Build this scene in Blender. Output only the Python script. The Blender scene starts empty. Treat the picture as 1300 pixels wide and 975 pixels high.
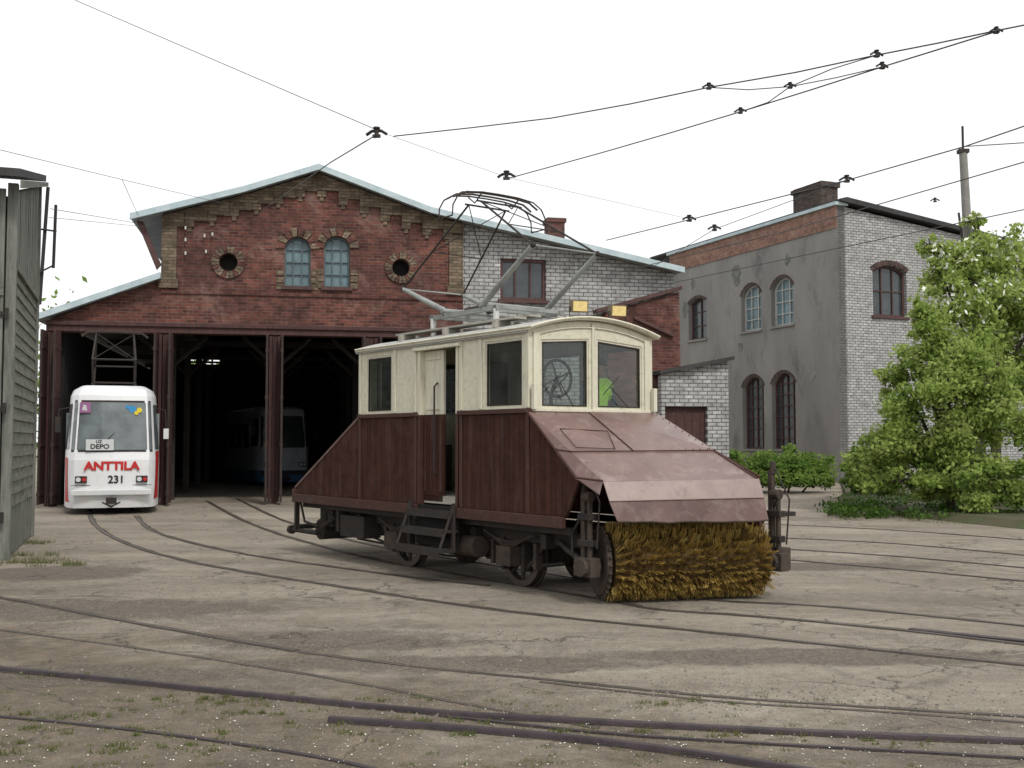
import bpy, math, random
from mathutils import Vector, Matrix
random.seed(7)
R=random.random
def U(a,b): return a+(b-a)*R()
scene=bpy.context.scene
COL=scene.collection
# ---------------------------------------------------------------- camera
FPX=1372.0; H=1.75; PITCH=math.radians(3.02)
cam_d=bpy.data.cameras.new("camera"); cam=bpy.data.objects.new("camera",cam_d); COL.objects.link(cam)
cam.location=(0,0,H); cam.rotation_euler=(math.radians(90)+PITCH,0,0)
cam_d.sensor_width=36; cam_d.lens=36*FPX/1300; cam_d.clip_end=3000
scene.camera=cam
# survey helpers : sight line of a point of the photo -> real position on a real plane
def ray(px,py):
    q=(487.5-py)/FPX
    return Vector(((px-650)/FPX, math.cos(PITCH)-q*math.sin(PITCH), math.sin(PITCH)+q*math.cos(PITCH)))
CP=Vector((0,0,H))
def atz(px,py,z=0.0):
    r=ray(px,py); t=(z-H)/r.z; return CP+r*t
def atY(px,py,Y):
    r=ray(px,py); return CP+r*(Y/r.y)
UP=Vector((0,0,1))
def onwall(px,py,o,d):
    n=d.cross(UP); r=ray(px,py); t=(o-CP).dot(n)/r.dot(n); P=CP+r*t
    return ((P-o).dot(d),P.z)
# ---------------------------------------------------------------- materials
def newmat(name):
    m=bpy.data.materials.new(name); m.use_nodes=True
    nt=m.node_tree; b=nt.nodes["Principled BSDF"]; return m,nt,b
def N(nt,t,**k):
    n=nt.nodes.new(t)
    for a,v in k.items(): setattr(n,a,v)
    return n
def coords(nt,stretch=(1,1,1)):
    tc=N(nt,'ShaderNodeTexCoord'); mp=N(nt,'ShaderNodeMapping'); mp.inputs['Scale'].default_value=stretch
    nt.links.new(tc.outputs['Object'],mp.inputs['Vector']); return mp.outputs['Vector']
def noise(nt,vec,scale,detail=5,rough=.6,dist=0):
    n=N(nt,'ShaderNodeTexNoise'); n.inputs['Scale'].default_value=scale; n.inputs['Detail'].default_value=min(detail,5)
    n.inputs['Roughness'].default_value=rough; n.inputs['Distortion'].default_value=dist
    nt.links.new(vec,n.inputs['Vector']); return n.outputs['Fac']
def ramp(nt,fac,a,b,ca=(0,0,0),cb=(1,1,1)):
    r=N(nt,'ShaderNodeValToRGB'); r.color_ramp.elements[0].position=a; r.color_ramp.elements[1].position=b
    r.color_ramp.elements[0].color=(*ca,1); r.color_ramp.elements[1].color=(*cb,1)
    nt.links.new(fac,r.inputs['Fac']); return r.outputs['Color']
def mix(nt,fac,a,b,mode='MIX'):
    m=N(nt,'ShaderNodeMix',data_type='RGBA',blend_type=mode)
    if isinstance(fac,(int,float)): m.inputs[0].default_value=fac
    else: nt.links.new(fac,m.inputs[0])
    for i,c in ((6,a),(7,b)):
        if isinstance(c,tuple): m.inputs[i].default_value=(*c,1)
        else: nt.links.new(c,m.inputs[i])
    return m.outputs[2]
def math_(nt,op,a,b=0.0):
    m=N(nt,'ShaderNodeMath',operation=op)
    for i,c in ((0,a),(1,b)):
        if isinstance(c,(int,float)): m.inputs[i].default_value=c
        else: nt.links.new(c,m.inputs[i])
    return m.outputs[0]
def setbump(nt,b,h,strength,dist=.02):
    bp=N(nt,'ShaderNodeBump'); bp.inputs['Strength'].default_value=strength; bp.inputs['Distance'].default_value=dist
    nt.links.new(h,bp.inputs['Height']); nt.links.new(bp.outputs['Normal'],b.inputs['Normal'])
def mat(name,c1,c2=None,scale=4,rough=.8,metal=0,bump=0,bscale=30,stretch=(1,1,1),dirt=None,dscale=1.5,dthr=(.5,.7),spec=.3):
    m,nt,b=newmat(name); v=coords(nt,stretch)
    if c2 is None: c2=tuple(x*.75 for x in c1)
    c=ramp(nt,noise(nt,v,scale,5,.65),.33,.67,c1,c2)
    if dirt:
        v2=coords(nt,stretch)
        c=mix(nt,ramp(nt,noise(nt,v2,dscale,5,.7,.3),dthr[0],dthr[1]),c,dirt)
    nt.links.new(c,b.inputs['Base Color'])
    b.inputs['Roughness'].default_value=rough; b.inputs['Metallic'].default_value=metal
    b.inputs['Specular IOR Level'].default_value=spec
    if bump: setbump(nt,b,noise(nt,v,bscale,3),bump)
    return m
def brickmat(name,c1,c2,mortar,bw=.27,bh=.085,ms=.012,mode='xy',stain=(.05,.04,.035),stf=.6,thr=(.5,.75),bump=.5,offset=.5,bias=0,wscale=.35,light=None,streak=None):
    m,nt,b=newmat(name); tc=N(nt,'ShaderNodeTexCoord'); sp=N(nt,'ShaderNodeSeparateXYZ'); cb=N(nt,'ShaderNodeCombineXYZ')
    nt.links.new(tc.outputs['Object'],sp.inputs[0])
    if mode=='xy': a,c=sp.outputs[0],sp.outputs[1]
    elif mode=='yx': a,c=sp.outputs[1],sp.outputs[0]
    else: a,c=math_(nt,'ADD',sp.outputs[0],sp.outputs[1]),sp.outputs[2]
    nt.links.new(a,cb.inputs[0]); nt.links.new(c,cb.inputs[1])
    br=N(nt,'ShaderNodeTexBrick'); br.offset=offset
    br.inputs['Scale'].default_value=1; br.inputs['Brick Width'].default_value=bw; br.inputs['Row Height'].default_value=bh
    br.inputs['Mortar Size'].default_value=ms; br.inputs['Mortar Smooth'].default_value=.3; br.inputs['Bias'].default_value=bias
    br.inputs['Color1'].default_value=(*c1,1); br.inputs['Color2'].default_value=(*c2,1); br.inputs['Mortar'].default_value=(*mortar,1)
    nt.links.new(cb.outputs[0],br.inputs['Vector'])
    col=br.outputs['Color']
    f1=ramp(nt,noise(nt,tc.outputs['Object'],wscale,5,.7),thr[0],thr[1]); 
    f1=math_(nt,'MULTIPLY',f1,stf); col=mix(nt,f1,col,stain)
    f2=ramp(nt,noise(nt,tc.outputs['Object'],3.5,5,.75),.35,.7,(.62,.62,.62),(1.2,1.2,1.2)); col=mix(nt,1.0,col,f2,'MULTIPLY')
    if light:
        f3=math_(nt,'MULTIPLY',ramp(nt,noise(nt,tc.outputs['Object'],.8,5,.75,.5),.54,.70),.6); col=mix(nt,f3,col,light)
    if streak:
        mp=N(nt,'ShaderNodeMapping'); mp.inputs['Scale'].default_value=(6,.7,1) if mode!='box' else (6,6,.7); nt.links.new(tc.outputs['Object'],mp.inputs['Vector'])
        f4=math_(nt,'MULTIPLY',ramp(nt,noise(nt,mp.outputs['Vector'],1,5,.7),.5,.72),.6); col=mix(nt,f4,col,streak)
    nt.links.new(col,b.inputs['Base Color']); b.inputs['Roughness'].default_value=.9; b.inputs['Specular IOR Level'].default_value=.15
    if bump:
        inv=math_(nt,'SUBTRACT',1.0,br.outputs['Fac']); setbump(nt,b,inv,bump,.01)
    return m
def glassmat(name,tint=(.72,.78,.75),refl=.2,rough=.03,haze=.045,hazec=(.35,.38,.38)):
    m,nt,b=newmat(name); nt.nodes.remove(b); out=nt.nodes['Material Output']
    tr=N(nt,'ShaderNodeBsdfTransparent'); tr.inputs[0].default_value=(*tint,1)
    gl=N(nt,'ShaderNodeBsdfGlossy'); gl.inputs['Roughness'].default_value=rough; gl.inputs[0].default_value=(.8,.84,.86,1)
    df=N(nt,'ShaderNodeBsdfDiffuse'); df.inputs[0].default_value=(*hazec,1)
    fr=N(nt,'ShaderNodeLayerWeight'); fr.inputs[0].default_value=.22
    f=math_(nt,'ADD',math_(nt,'MULTIPLY',fr.outputs['Fresnel'],.7),refl*.3)
    m1=N(nt,'ShaderNodeMixShader'); nt.links.new(f,m1.inputs[0]); nt.links.new(tr.outputs[0],m1.inputs[1]); nt.links.new(gl.outputs[0],m1.inputs[2])
    v=coords(nt); hz=math_(nt,'MULTIPLY',ramp(nt,noise(nt,v,3,4),.3,.8),haze*2)
    m2=N(nt,'ShaderNodeMixShader'); nt.links.new(hz,m2.inputs[0]); nt.links.new(m1.outputs[0],m2.inputs[1]); nt.links.new(df.outputs[0],m2.inputs[2])
    nt.links.new(m2.outputs[0],out.inputs[0]); return m
def darkglass(name,c=(.05,.07,.08),rough=.12):
    m,nt,b=newmat(name); v=coords(nt)
    col=ramp(nt,noise(nt,v,2.2,4),.3,.7,c,tuple(x*1.9 for x in c)); nt.links.new(col,b.inputs['Base Color'])
    b.inputs['Roughness'].default_value=rough; b.inputs['Specular IOR Level'].default_value=.6
    setbump(nt,b,noise(nt,v,1.5,2),.15,.03); return m
def leafmat(name,c1,c2,tr=.4):
    m,nt,b=newmat(name); nt.nodes.remove(b); out=nt.nodes['Material Output']; v=coords(nt)
    col=ramp(nt,noise(nt,v,1.3,3),.35,.65,c1,c2)
    d=N(nt,'ShaderNodeBsdfDiffuse'); t=N(nt,'ShaderNodeBsdfTranslucent'); ms=N(nt,'ShaderNodeMixShader'); ms.inputs[0].default_value=tr
    nt.links.new(col,d.inputs[0]); nt.links.new(col,t.inputs[0]); nt.links.new(d.outputs[0],ms.inputs[1]); nt.links.new(t.outputs[0],ms.inputs[2])
    nt.links.new(ms.outputs[0],out.inputs[0]); return m

m_redbrick=brickmat("red_brick",(.225,.078,.058),(.10,.036,.031),(.165,.128,.108),bw=.27,bh=.09,ms=.012,stain=(.06,.034,.031),stf=.8,thr=(.40,.64),light=(.27,.185,.155),bump=.8)
m_tanbrick=brickmat("tan_brick",(.245,.19,.132),(.12,.09,.062),(.10,.085,.068),bw=.27,bh=.09,stain=(.07,.053,.044))
m_whitebrick=brickmat("white_silicate_brick",(.50,.50,.49),(.38,.38,.37),(.14,.14,.135),bw=.29,bh=.115,ms=.017,stain=(.24,.235,.225),stf=.6,wscale=.3,streak=(.27,.26,.245))
m_orangebrick=brickmat("orange_brick",(.33,.16,.11),(.22,.10,.075),(.3,.26,.22),stain=(.15,.10,.085),light=(.35,.27,.22))
m_chim=brickmat("chimney_brick",(.17,.065,.048),(.09,.04,.035),(.12,.1,.095),mode='box',stain=(.04,.035,.03))
m_chimdark=brickmat("sooty_brick",(.12,.09,.075),(.06,.05,.045),(.09,.08,.075),mode='box')
m_render=mat("grey_render",(.265,.253,.235),(.19,.182,.17),.5,.95,bump=.3,bscale=12,dirt=(.12,.117,.112),dscale=.8,dthr=(.54,.72),stretch=(1,.4,1))
m_roofedge=mat("zinc_edge",(.50,.58,.60),(.34,.43,.46),2,.5,bump=.1)
m_roof=mat("roof_sheet",(.35,.38,.38),(.25,.27,.28),1.5,.6)
m_roofdark=mat("dark_roof_felt",(.06,.06,.06),(.035,.035,.035),2,.9)
m_steelred=mat("door_oxide_paint",(.085,.038,.034),(.045,.025,.025),3,.75,stretch=(3,3,.5),dirt=(.12,.085,.075),dscale=2,dthr=(.6,.8))
m_black=mat("dark_interior",(.02,.018,.017),(.012,.012,.012),1,.95)  # near-black colour stands in for the unlit depot inside
m_beam=mat("darkened_timber",(.05,.045,.04),(.03,.025,.022),2,.9)  # timber colour darkened to imitate the gloom under the depot roof
m_winframe=mat("brown_window_frame",(.10,.05,.045),(.06,.035,.033),5,.7)
m_winblue=mat("grey_blue_window_frame",(.12,.16,.17),(.08,.115,.125),5,.7)
m_winwhite=mat("white_window_frame",(.5,.5,.47),(.35,.35,.33),5,.7)
m_bluepane=darkglass("dusty_blue_pane",(.075,.12,.135),.35)
m_darkpane=darkglass("dark_pane",(.03,.037,.04),.15)
m_greywood=brickmat("grey_weathered_boards",(.16,.165,.14),(.11,.115,.10),(.02,.02,.018),bw=9,bh=.16,ms=.008,mode='yx',stain=(.06,.065,.055),stf=.6,wscale=1.2)
m_greyboard=mat("grey_board",(.20,.205,.175),(.115,.12,.10),2.5,.9,stretch=(1.2,1.2,5),bump=.4,dirt=(.06,.065,.055),dscale=1.3,dthr=(.5,.75))
m_greyboardv=mat("grey_board_upright",(.21,.215,.19),(.12,.125,.11),2.5,.9,stretch=(7,7,.8),bump=.4,dirt=(.06,.065,.055),dscale=1.3,dthr=(.5,.75))
m_iron=mat("dark_iron",(.030,.028,.027),(.05,.04,.034),6,.7,metal=.3,bump=.2)
m_rust=mat("rusty_steel",(.085,.062,.048),(.042,.035,.031),8,.8,metal=.2,bump=.3)
m_rail=mat("worn_rail_steel",(.12,.098,.085),(.065,.054,.047),3,.45,metal=.4)
m_railrust=mat("rail_rust_purple",(.070,.052,.058),(.040,.032,.034),6,.5,metal=.4,bump=.2)
m_groove=mat("rail_groove",(.042,.036,.03),(.10,.083,.062),2.2,.95)
m_cream=mat("cream_paint",(.64,.615,.49),(.55,.525,.41),3,.5,stretch=(5,5,.8),dirt=(.38,.345,.26),dscale=2.2,dthr=(.53,.78),bump=.08,bscale=14)
m_creamroof=mat("roof_canvas",(.42,.42,.39),(.30,.30,.28),2.5,.8,dirt=(.18,.18,.16))
m_brown=brickmat("maroon_boards",(.070,.028,.020),(.050,.021,.016),(.018,.010,.008),bw=9,bh=.095,ms=.0045,mode='yx',stain=(.034,.018,.015),stf=.7,wscale=1.8,bump=.6,light=(.085,.047,.037),streak=(.092,.060,.048))
m_brownp=mat("maroon_paint",(.070,.030,.023),(.044,.020,.017),3,.5,dirt=(.10,.065,.052),dscale=3,dthr=(.55,.78),bump=.1)
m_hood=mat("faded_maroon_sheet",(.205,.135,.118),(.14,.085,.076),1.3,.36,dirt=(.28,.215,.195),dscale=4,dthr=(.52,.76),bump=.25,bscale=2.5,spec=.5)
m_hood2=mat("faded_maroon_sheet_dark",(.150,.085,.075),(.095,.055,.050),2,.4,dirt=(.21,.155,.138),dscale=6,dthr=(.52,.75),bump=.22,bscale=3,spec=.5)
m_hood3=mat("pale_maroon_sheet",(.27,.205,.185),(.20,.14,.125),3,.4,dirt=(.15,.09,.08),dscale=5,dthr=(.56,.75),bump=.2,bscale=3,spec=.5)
m_glass=glassmat("cab_glass")
m_lamp=mat("floodlight_lens",(.85,.68,.30),(.65,.5,.2),20,.2)
m_lamph=mat("floodlight_housing",(.22,.17,.09),(.12,.09,.06),10,.5)
m_panto=mat("pantograph_grey",(.33,.35,.33),(.2,.2,.19),5,.5,metal=.2)
m_wood=mat("roof_walk_board",(.4,.38,.33),(.28,.26,.22),3,.9,stretch=(1,6,6))
m_br=[mat("bristle_ochre",(.44,.30,.075),(.32,.205,.05),7,.7),mat("bristle_brown",(.21,.135,.036),(.13,.085,.024),7,.8),mat("bristle_gold",(.56,.42,.14),(.44,.31,.09),7,.6)]
m_brcore=mat("bristle_root",(.10,.062,.02),(.05,.032,.013),20,1)
m_white=mat("white_tram_paint",(.76,.77,.78),(.70,.71,.72),1.2,.3,spec=.5,dirt=(.55,.55,.53),dscale=2.5,dthr=(.58,.85))
m_white2=mat("shaded_tram_white",(.36,.39,.42),(.28,.31,.34),1.2,.5,dirt=(.2,.2,.2),dscale=1.5)  # tram white darkened to stand in for the dim depot, random dirt on top
m_bluet=mat("blue_tram_band",(.05,.13,.24),(.04,.1,.19),2,.5)
m_red=mat("red_paint",(.55,.03,.03),(.45,.025,.025),3,.35)
m_textdark=mat("dark_lettering",(.02,.02,.025),(.03,.03,.03),3,.5)
m_purple=mat("purple_poster",(.32,.08,.22),(.15,.12,.2),18,.5)
m_blue=mat("blue_sticker",(.05,.3,.6),(.05,.25,.5),9,.5)
m_yellow=mat("yellow_sticker",(.8,.65,.05),(.7,.55,.05),9,.5)
m_sign=mat("sign_white",(.6,.62,.62),(.55,.56,.56),5,.4)
m_skin=mat("skin",(.45,.26,.18),(.4,.22,.15),8,.6)
m_cloth=mat("navy_cloth",(.03,.04,.065),(.04,.055,.08),20,.95)
m_vest=mat("hi_vis_vest",(.55,.95,.08),(.48,.85,.06),12,.8)
m_hair=mat("brown_hair",(.03,.018,.01),(.05,.03,.02),40,.8)
m_concrete=mat("concrete_pole",(.26,.25,.23),(.19,.185,.17),4,.9,bump=.3)
m_bark=mat("bark",(.10,.08,.06),(.055,.045,.035),8,.95,bump=.6)
m_ins=mat("porcelain",(.6,.6,.57),(.5,.5,.48),9,.3)
m_wire=mat("overhead_wire_metal",(.05,.05,.05),(.07,.07,.07),5,.6)
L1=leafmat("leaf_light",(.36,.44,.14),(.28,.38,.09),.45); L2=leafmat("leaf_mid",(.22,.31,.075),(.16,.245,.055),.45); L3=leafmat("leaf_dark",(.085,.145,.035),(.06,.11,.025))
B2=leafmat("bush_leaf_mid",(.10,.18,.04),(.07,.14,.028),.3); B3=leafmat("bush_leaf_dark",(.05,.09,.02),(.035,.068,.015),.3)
LW=mat("blossom",(.78,.80,.72),(.65,.68,.55),9,.8)
G1=leafmat("grass_green",(.12,.15,.05),(.17,.17,.075))
def groundmat():
    m,nt,b=newmat("dusty_yard"); tc=N(nt,'ShaderNodeTexCoord'); v=tc.outputs['Object']
    c=ramp(nt,noise(nt,v,.28,5,.65,.4),.35,.68,(.365,.32,.26),(.26,.225,.18))
    sp=N(nt,'ShaderNodeSeparateXYZ'); nt.links.new(v,sp.inputs[0])
    n9=noise(nt,v,.9,5,.7); n25=noise(nt,v,2.6,5,.75)
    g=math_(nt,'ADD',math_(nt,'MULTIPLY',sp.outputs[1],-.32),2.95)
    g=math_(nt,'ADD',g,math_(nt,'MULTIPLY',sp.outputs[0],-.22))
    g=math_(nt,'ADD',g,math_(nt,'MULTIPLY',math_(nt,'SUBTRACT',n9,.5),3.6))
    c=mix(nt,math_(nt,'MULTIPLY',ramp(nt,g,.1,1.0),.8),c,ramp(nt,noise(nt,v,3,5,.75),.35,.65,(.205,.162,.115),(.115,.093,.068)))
    mp=N(nt,'ShaderNodeMapping'); mp.inputs['Scale'].default_value=(.12,.9,1); mp.inputs['Rotation'].default_value=(0,0,.25); nt.links.new(v,mp.inputs['Vector'])
    c=mix(nt,1,c,ramp(nt,noise(nt,mp.outputs['Vector'],1.2,5,.7),.35,.65,(.78,.77,.76),(1.10,1.10,1.10)),'MULTIPLY')
    tot=None
    for cx,cy,rx,ry in ((-4.6,11.4,3.0,1.0),(-1.6,9.6,1.8,.7),(-.5,8.6,2.2,.45),(2.5,8.9,2.6,.5),(-3.4,8.2,2.0,.5),(4.3,15.2,2.2,.7),(-6.0,14.5,1.6,1.2)):
        dx=math_(nt,'DIVIDE',math_(nt,'SUBTRACT',sp.outputs[0],cx),rx); dy=math_(nt,'DIVIDE',math_(nt,'SUBTRACT',sp.outputs[1],cy),ry)
        d2=math_(nt,'ADD',math_(nt,'MULTIPLY',dx,dx),math_(nt,'MULTIPLY',dy,dy)); e=math_(nt,'MAXIMUM',math_(nt,'SUBTRACT',1.25,d2),0)
        tot=e if tot is None else math_(nt,'MAXIMUM',tot,e)
    pm=math_(nt,'MULTIPLY',tot,math_(nt,'MULTIPLY',n25,1.35))
    pm=math_(nt,'MAXIMUM',ramp(nt,pm,.38,.60),math_(nt,'MULTIPLY',ramp(nt,noise(nt,v,.5,5,.75,.9),.54,.62),.6))
    c=mix(nt,math_(nt,'MULTIPLY',pm,.8),c,ramp(nt,noise(nt,v,26,4,.85),.35,.65,(.06,.052,.043),(.23,.195,.155)))
    c=mix(nt,1,c,ramp(nt,noise(nt,v,60,3,.85),.3,.7,(.62,.62,.62),(1.32,1.32,1.32)),'MULTIPLY')
    c=mix(nt,1,c,ramp(nt,noise(nt,v,7,5,.8),.3,.7,(.74,.74,.74),(1.16,1.16,1.16)),'MULTIPLY')
    vo=N(nt,'ShaderNodeTexVoronoi',feature='DISTANCE_TO_EDGE'); vo.inputs['Scale'].default_value=.6
    dm=N(nt,'ShaderNodeVectorMath',operation='ADD'); nz=N(nt,'ShaderNodeTexNoise'); nz.inputs['Scale'].default_value=1.8; nz.inputs['Detail'].default_value=5
    nt.links.new(v,nz.inputs['Vector']); nt.links.new(v,dm.inputs[0]); nt.links.new(nz.outputs['Color'],dm.inputs[1]); nt.links.new(dm.outputs[0],vo.inputs['Vector'])
    cr=ramp(nt,vo.outputs['Distance'],.0,.014,(1,1,1),(0,0,0))
    cr=math_(nt,'MULTIPLY',cr,ramp(nt,noise(nt,v,.4,3),.42,.54)); c=mix(nt,math_(nt,'MULTIPLY',cr,.85),c,(.065,.056,.046))
    nt.links.new(c,b.inputs['Base Color']); b.inputs['Roughness'].default_value=.92; b.inputs['Specular IOR Level'].default_value=.2
    h=math_(nt,'ADD',noise(nt,v,28,4,.8),math_(nt,'MULTIPLY',noise(nt,v,2.2,4),1.8)); h=math_(nt,'SUBTRACT',h,math_(nt,'MULTIPLY',pm,.5)); setbump(nt,b,h,.8,.045)
    return m
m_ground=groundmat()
m_soil=mat("planted_bed_soil",(.085,.07,.048),(.06,.065,.03),2.2,.95,bump=.6,bscale=9,dirt=(.055,.08,.025),dscale=1.1)  # soil and weed tones, darkened for the shadow lying on the bed
# ---------------------------------------------------------------- mesh builder
class MB:
    def __init__(s): s.V=[];s.F=[];s.M=[];s.mats=[]
    def mi(s,m):
        if m not in s.mats: s.mats.append(m)
        return s.mats.index(m)
    def add(s,vs,fs,m):
        k=len(s.V); s.V+= [tuple(v) for v in vs]; i=s.mi(m)
        for f in fs: s.F.append([a+k for a in f]); s.M.append(i)
    def box(s,c,sz,m,rot=None):
        x,y,z=sz[0]/2,sz[1]/2,sz[2]/2; c=Vector(c)
        vs=[Vector(p) for p in ((-x,-y,-z),(x,-y,-z),(x,y,-z),(-x,y,-z),(-x,-y,z),(x,-y,z),(x,y,z),(-x,y,z))]
        if rot is not None: vs=[rot@v for v in vs]
        s.add([c+v for v in vs],[(0,3,2,1),(4,5,6,7),(0,1,5,4),(1,2,6,5),(2,3,7,6),(3,0,4,7)],m); return s
    def b2(s,a,b,m):
        return s.box([(a[i]+b[i])/2 for i in range(3)],[abs(b[i]-a[i]) for i in range(3)],m)
    def poly(s,pts,m): s.add(pts,[list(range(len(pts)))],m); return s
    def prism(s,pts,vec,m):
        n=len(pts); vec=Vector(vec); a=[Vector(p) for p in pts]; b=[p+vec for p in a]
        fs=[list(range(n))[::-1],[n+i for i in range(n)]]+[(i,(i+1)%n,n+(i+1)%n,n+i) for i in range(n)]
        s.add(a+b,fs,m); return s
    def tube(s,pts,r,m,n=8,closed=False):
        pts=[Vector(p) for p in pts]; L=len(pts); rr=r if isinstance(r,(list,tuple)) else [r]*L
        vs=[];prev=None
        for i,p in enumerate(pts):
            if closed: t=pts[(i+1)%L]-pts[i-1]
            else: t=pts[min(i+1,L-1)]-pts[max(i-1,0)]
            t.normalize()
            if prev is None:
                a=UP if abs(t.z)<.9 else Vector((1,0,0)); x=t.cross(a).normalized()
            else:
                x=(prev-t*prev.dot(t)).normalized()
            prev=x; y=t.cross(x)
            for k in range(n):
                an=2*math.pi*k/n; vs.append(p+(x*math.cos(an)+y*math.sin(an))*rr[i])
        fs=[]
        for i in range(L if closed else L-1):
            j=(i+1)%L
            for k in range(n): fs.append((i*n+k,i*n+(k+1)%n,j*n+(k+1)%n,j*n+k))
        if not closed: fs+=[list(range(n))[::-1],[(L-1)*n+k for k in range(n)]]
        s.add(vs,fs,m); return s
    def cyl(s,a,b,r,m,n=16,r2=None): return s.tube([a,b],[r,r if r2 is None else r2],m,n)
    def ring(s,outer,inner,z0,z1,m):
        n=len(outer); vs=[(p[0],p[1],z1) for p in outer]+[(p[0],p[1],z1) for p in inner]+[(p[0],p[1],z0) for p in outer]+[(p[0],p[1],z0) for p in inner]
        fs=[]
        for i in range(n):
            j=(i+1)%n
            fs+=[(i,j,n+j,n+i),(n+i,n+j,3*n+j,3*n+i),(j,i,2*n+i,2*n+j)]
        s.add(vs,fs,m); return s
    def sph(s,c,r,m,nu=12,nv=8):
        if not isinstance(r,(tuple,list)): r=(r,r,r)
        vs=[];fs=[]
        for j in range(nv+1):
            ph=math.pi*j/nv
            for i in range(nu):
                th=2*math.pi*i/nu; vs.append((c[0]+r[0]*math.sin(ph)*math.cos(th),c[1]+r[1]*math.sin(ph)*math.sin(th),c[2]+r[2]*math.cos(ph)))
        for j in range(nv):
            for i in range(nu): fs.append((j*nu+i,(j+1)*nu+i,(j+1)*nu+(i+1)%nu,j*nu+(i+1)%nu))
        s.add(vs,fs,m); return s
    def build(s,name,parent=None,M=None,off=None,smooth=None,bevel=0,label=None):
        V=s.V
        if off: V=[(v[0]+off[0],v[1]+off[1],v[2]+off[2]) for v in V]
        me=bpy.data.meshes.new(name); me.from_pydata(V,[],s.F); 
        for m in s.mats: me.materials.append(m)
        me.polygons.foreach_set('material_index',s.M)
        if smooth:
            me.polygons.foreach_set('use_smooth',[True]*len(me.polygons)); me.set_sharp_from_angle(angle=math.radians(smooth))
        me.update()
        o=bpy.data.objects.new(name,me); COL.objects.link(o)
        if parent: o.parent=parent
        if M is not None: o.matrix_basis=M
        if bevel:
            b=o.modifiers.new('bevel','BEVEL'); b.width=bevel; b.segments=2; b.limit_method='ANGLE'
        if label: o["label"]=label
        return o
def top(o,label,cat,group=None):
    o["label"]=label; o["category"]=cat
    if group: o["group"]=group
    return o
def empty(name,loc,rot,label,cat,group=None):
    e=bpy.data.objects.new(name,None); e.empty_display_size=.3; COL.objects.link(e)
    e.matrix_basis=Matrix.Translation(loc)@Matrix.Rotation(rot,4,'Z'); return top(e,label,cat,group)
def wm(o,d):
    d=Vector(d).normalized(); n=d.cross(UP); o=Vector(o)
    return Matrix(((d.x,0,n.x,o.x),(d.y,0,n.y,o.y),(d.z,1,n.z,o.z),(0,0,0,1)))
def wall(name,outline,holes,t,m,parent,M,z=0,label=None):
    cu=bpy.data.curves.new('c','CURVE'); cu.dimensions='2D'; cu.fill_mode='BOTH'; cu.extrude=t/2
    for P in [outline]+holes:
        sp=cu.splines.new('POLY'); sp.points.add(len(P)-1)
        for i,p in enumerate(P): sp.points[i].co=(p[0],p[1],0,1)
        sp.use_cyclic_u=True
    o=bpy.data.objects.new('c',cu); COL.objects.link(o); dg=bpy.context.evaluated_depsgraph_get(); dg.update()
    me=bpy.data.meshes.new_from_object(o.evaluated_get(dg)); bpy.data.objects.remove(o); bpy.data.curves.remove(cu)
    me.name=name; me.transform(Matrix.Translation((0,0,z-t/2)))
    me.materials.clear(); me.materials.append(m)
    for p in me.polygons: p.use_smooth=False
    w=bpy.data.objects.new(name,me); COL.objects.link(w)
    if parent: w.parent=parent
    w.matrix_basis=M
    if label: w["label"]=label
    return w
def arch(x0,x1,y0,y1,rise,n=10):
    w=x1-x0
    if rise<=.001: return [(x0,y0),(x1,y0),(x1,y1),(x0,y1)]
    r=(w*w/4+rise*rise)/(2*rise); cx=(x0+x1)/2; cy=y1-r; a0=math.asin(min(1,w/2/r))
    pts=[(x0,y0),(x1,y0)]
    for i in range(n+1):
        a=a0-2*a0*i/n; pts.append((cx+r*math.sin(a),cy+r*math.cos(a)))
    return pts
def window(parent,M,x0,x1,y0,y1,rise,fm,gm,cols=2,rows=3,fw=.07,rec=.12,name="window",sill=None,vous=None):
    b=MB(); o=arch(x0,x1,y0,y1,rise); i=arch(x0+fw,x1-fw,y0+fw,y1-fw,rise*.9)
    b.ring(o,i,-rec-.05,-rec+.03,fm)
    for c in range(1,cols):
        x=x0+(x1-x0)*c/cols; b.b2((x-fw*.28,y0+fw,-rec-.03),(x+fw*.28,y1-fw*1.2,-rec+.02),fm)
    for r in range(1,rows):
        y=y0+(y1-y0)*r/rows; b.b2((x0+fw,y-fw*.25,-rec-.03),(x1-fw,y+fw*.25,-rec+.015),fm)
    w=b.build(name,parent,M)
    g=MB(); g.poly([(p[0],p[1],-rec-.04) for p in i],gm); g.build("pane",w)
    if sill:
        MB().b2((x0-.08,y0-.1,-.1),(x1+.08,y0-.002,.08),sill).build("sill",w)
    if vous:
        v=MB(); wd=x1-x0; r=(wd*wd/4+rise*rise)/(2*rise); cx=(x0+x1)/2; cy=y1-r; a0=math.asin(min(1,wd/2/r))
        n=max(7,int(2*a0*r/.13)); th=vous[1]
        for k in range(n):
            a=-a0+2*a0*k/n; c=a+2*a0/n*.86
            P=[(cx+rr*math.sin(aa),cy+rr*math.cos(aa),-.05) for rr,aa in ((r+.01,a),(r+th,a),(r+th,c),(r+.01,c))]
            v.prism(P,(0,0,.05+vous[3]+.012*R()),vous[0] if k%2 else vous[2])
        v.build("arch_surround",w)
    return w
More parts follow.
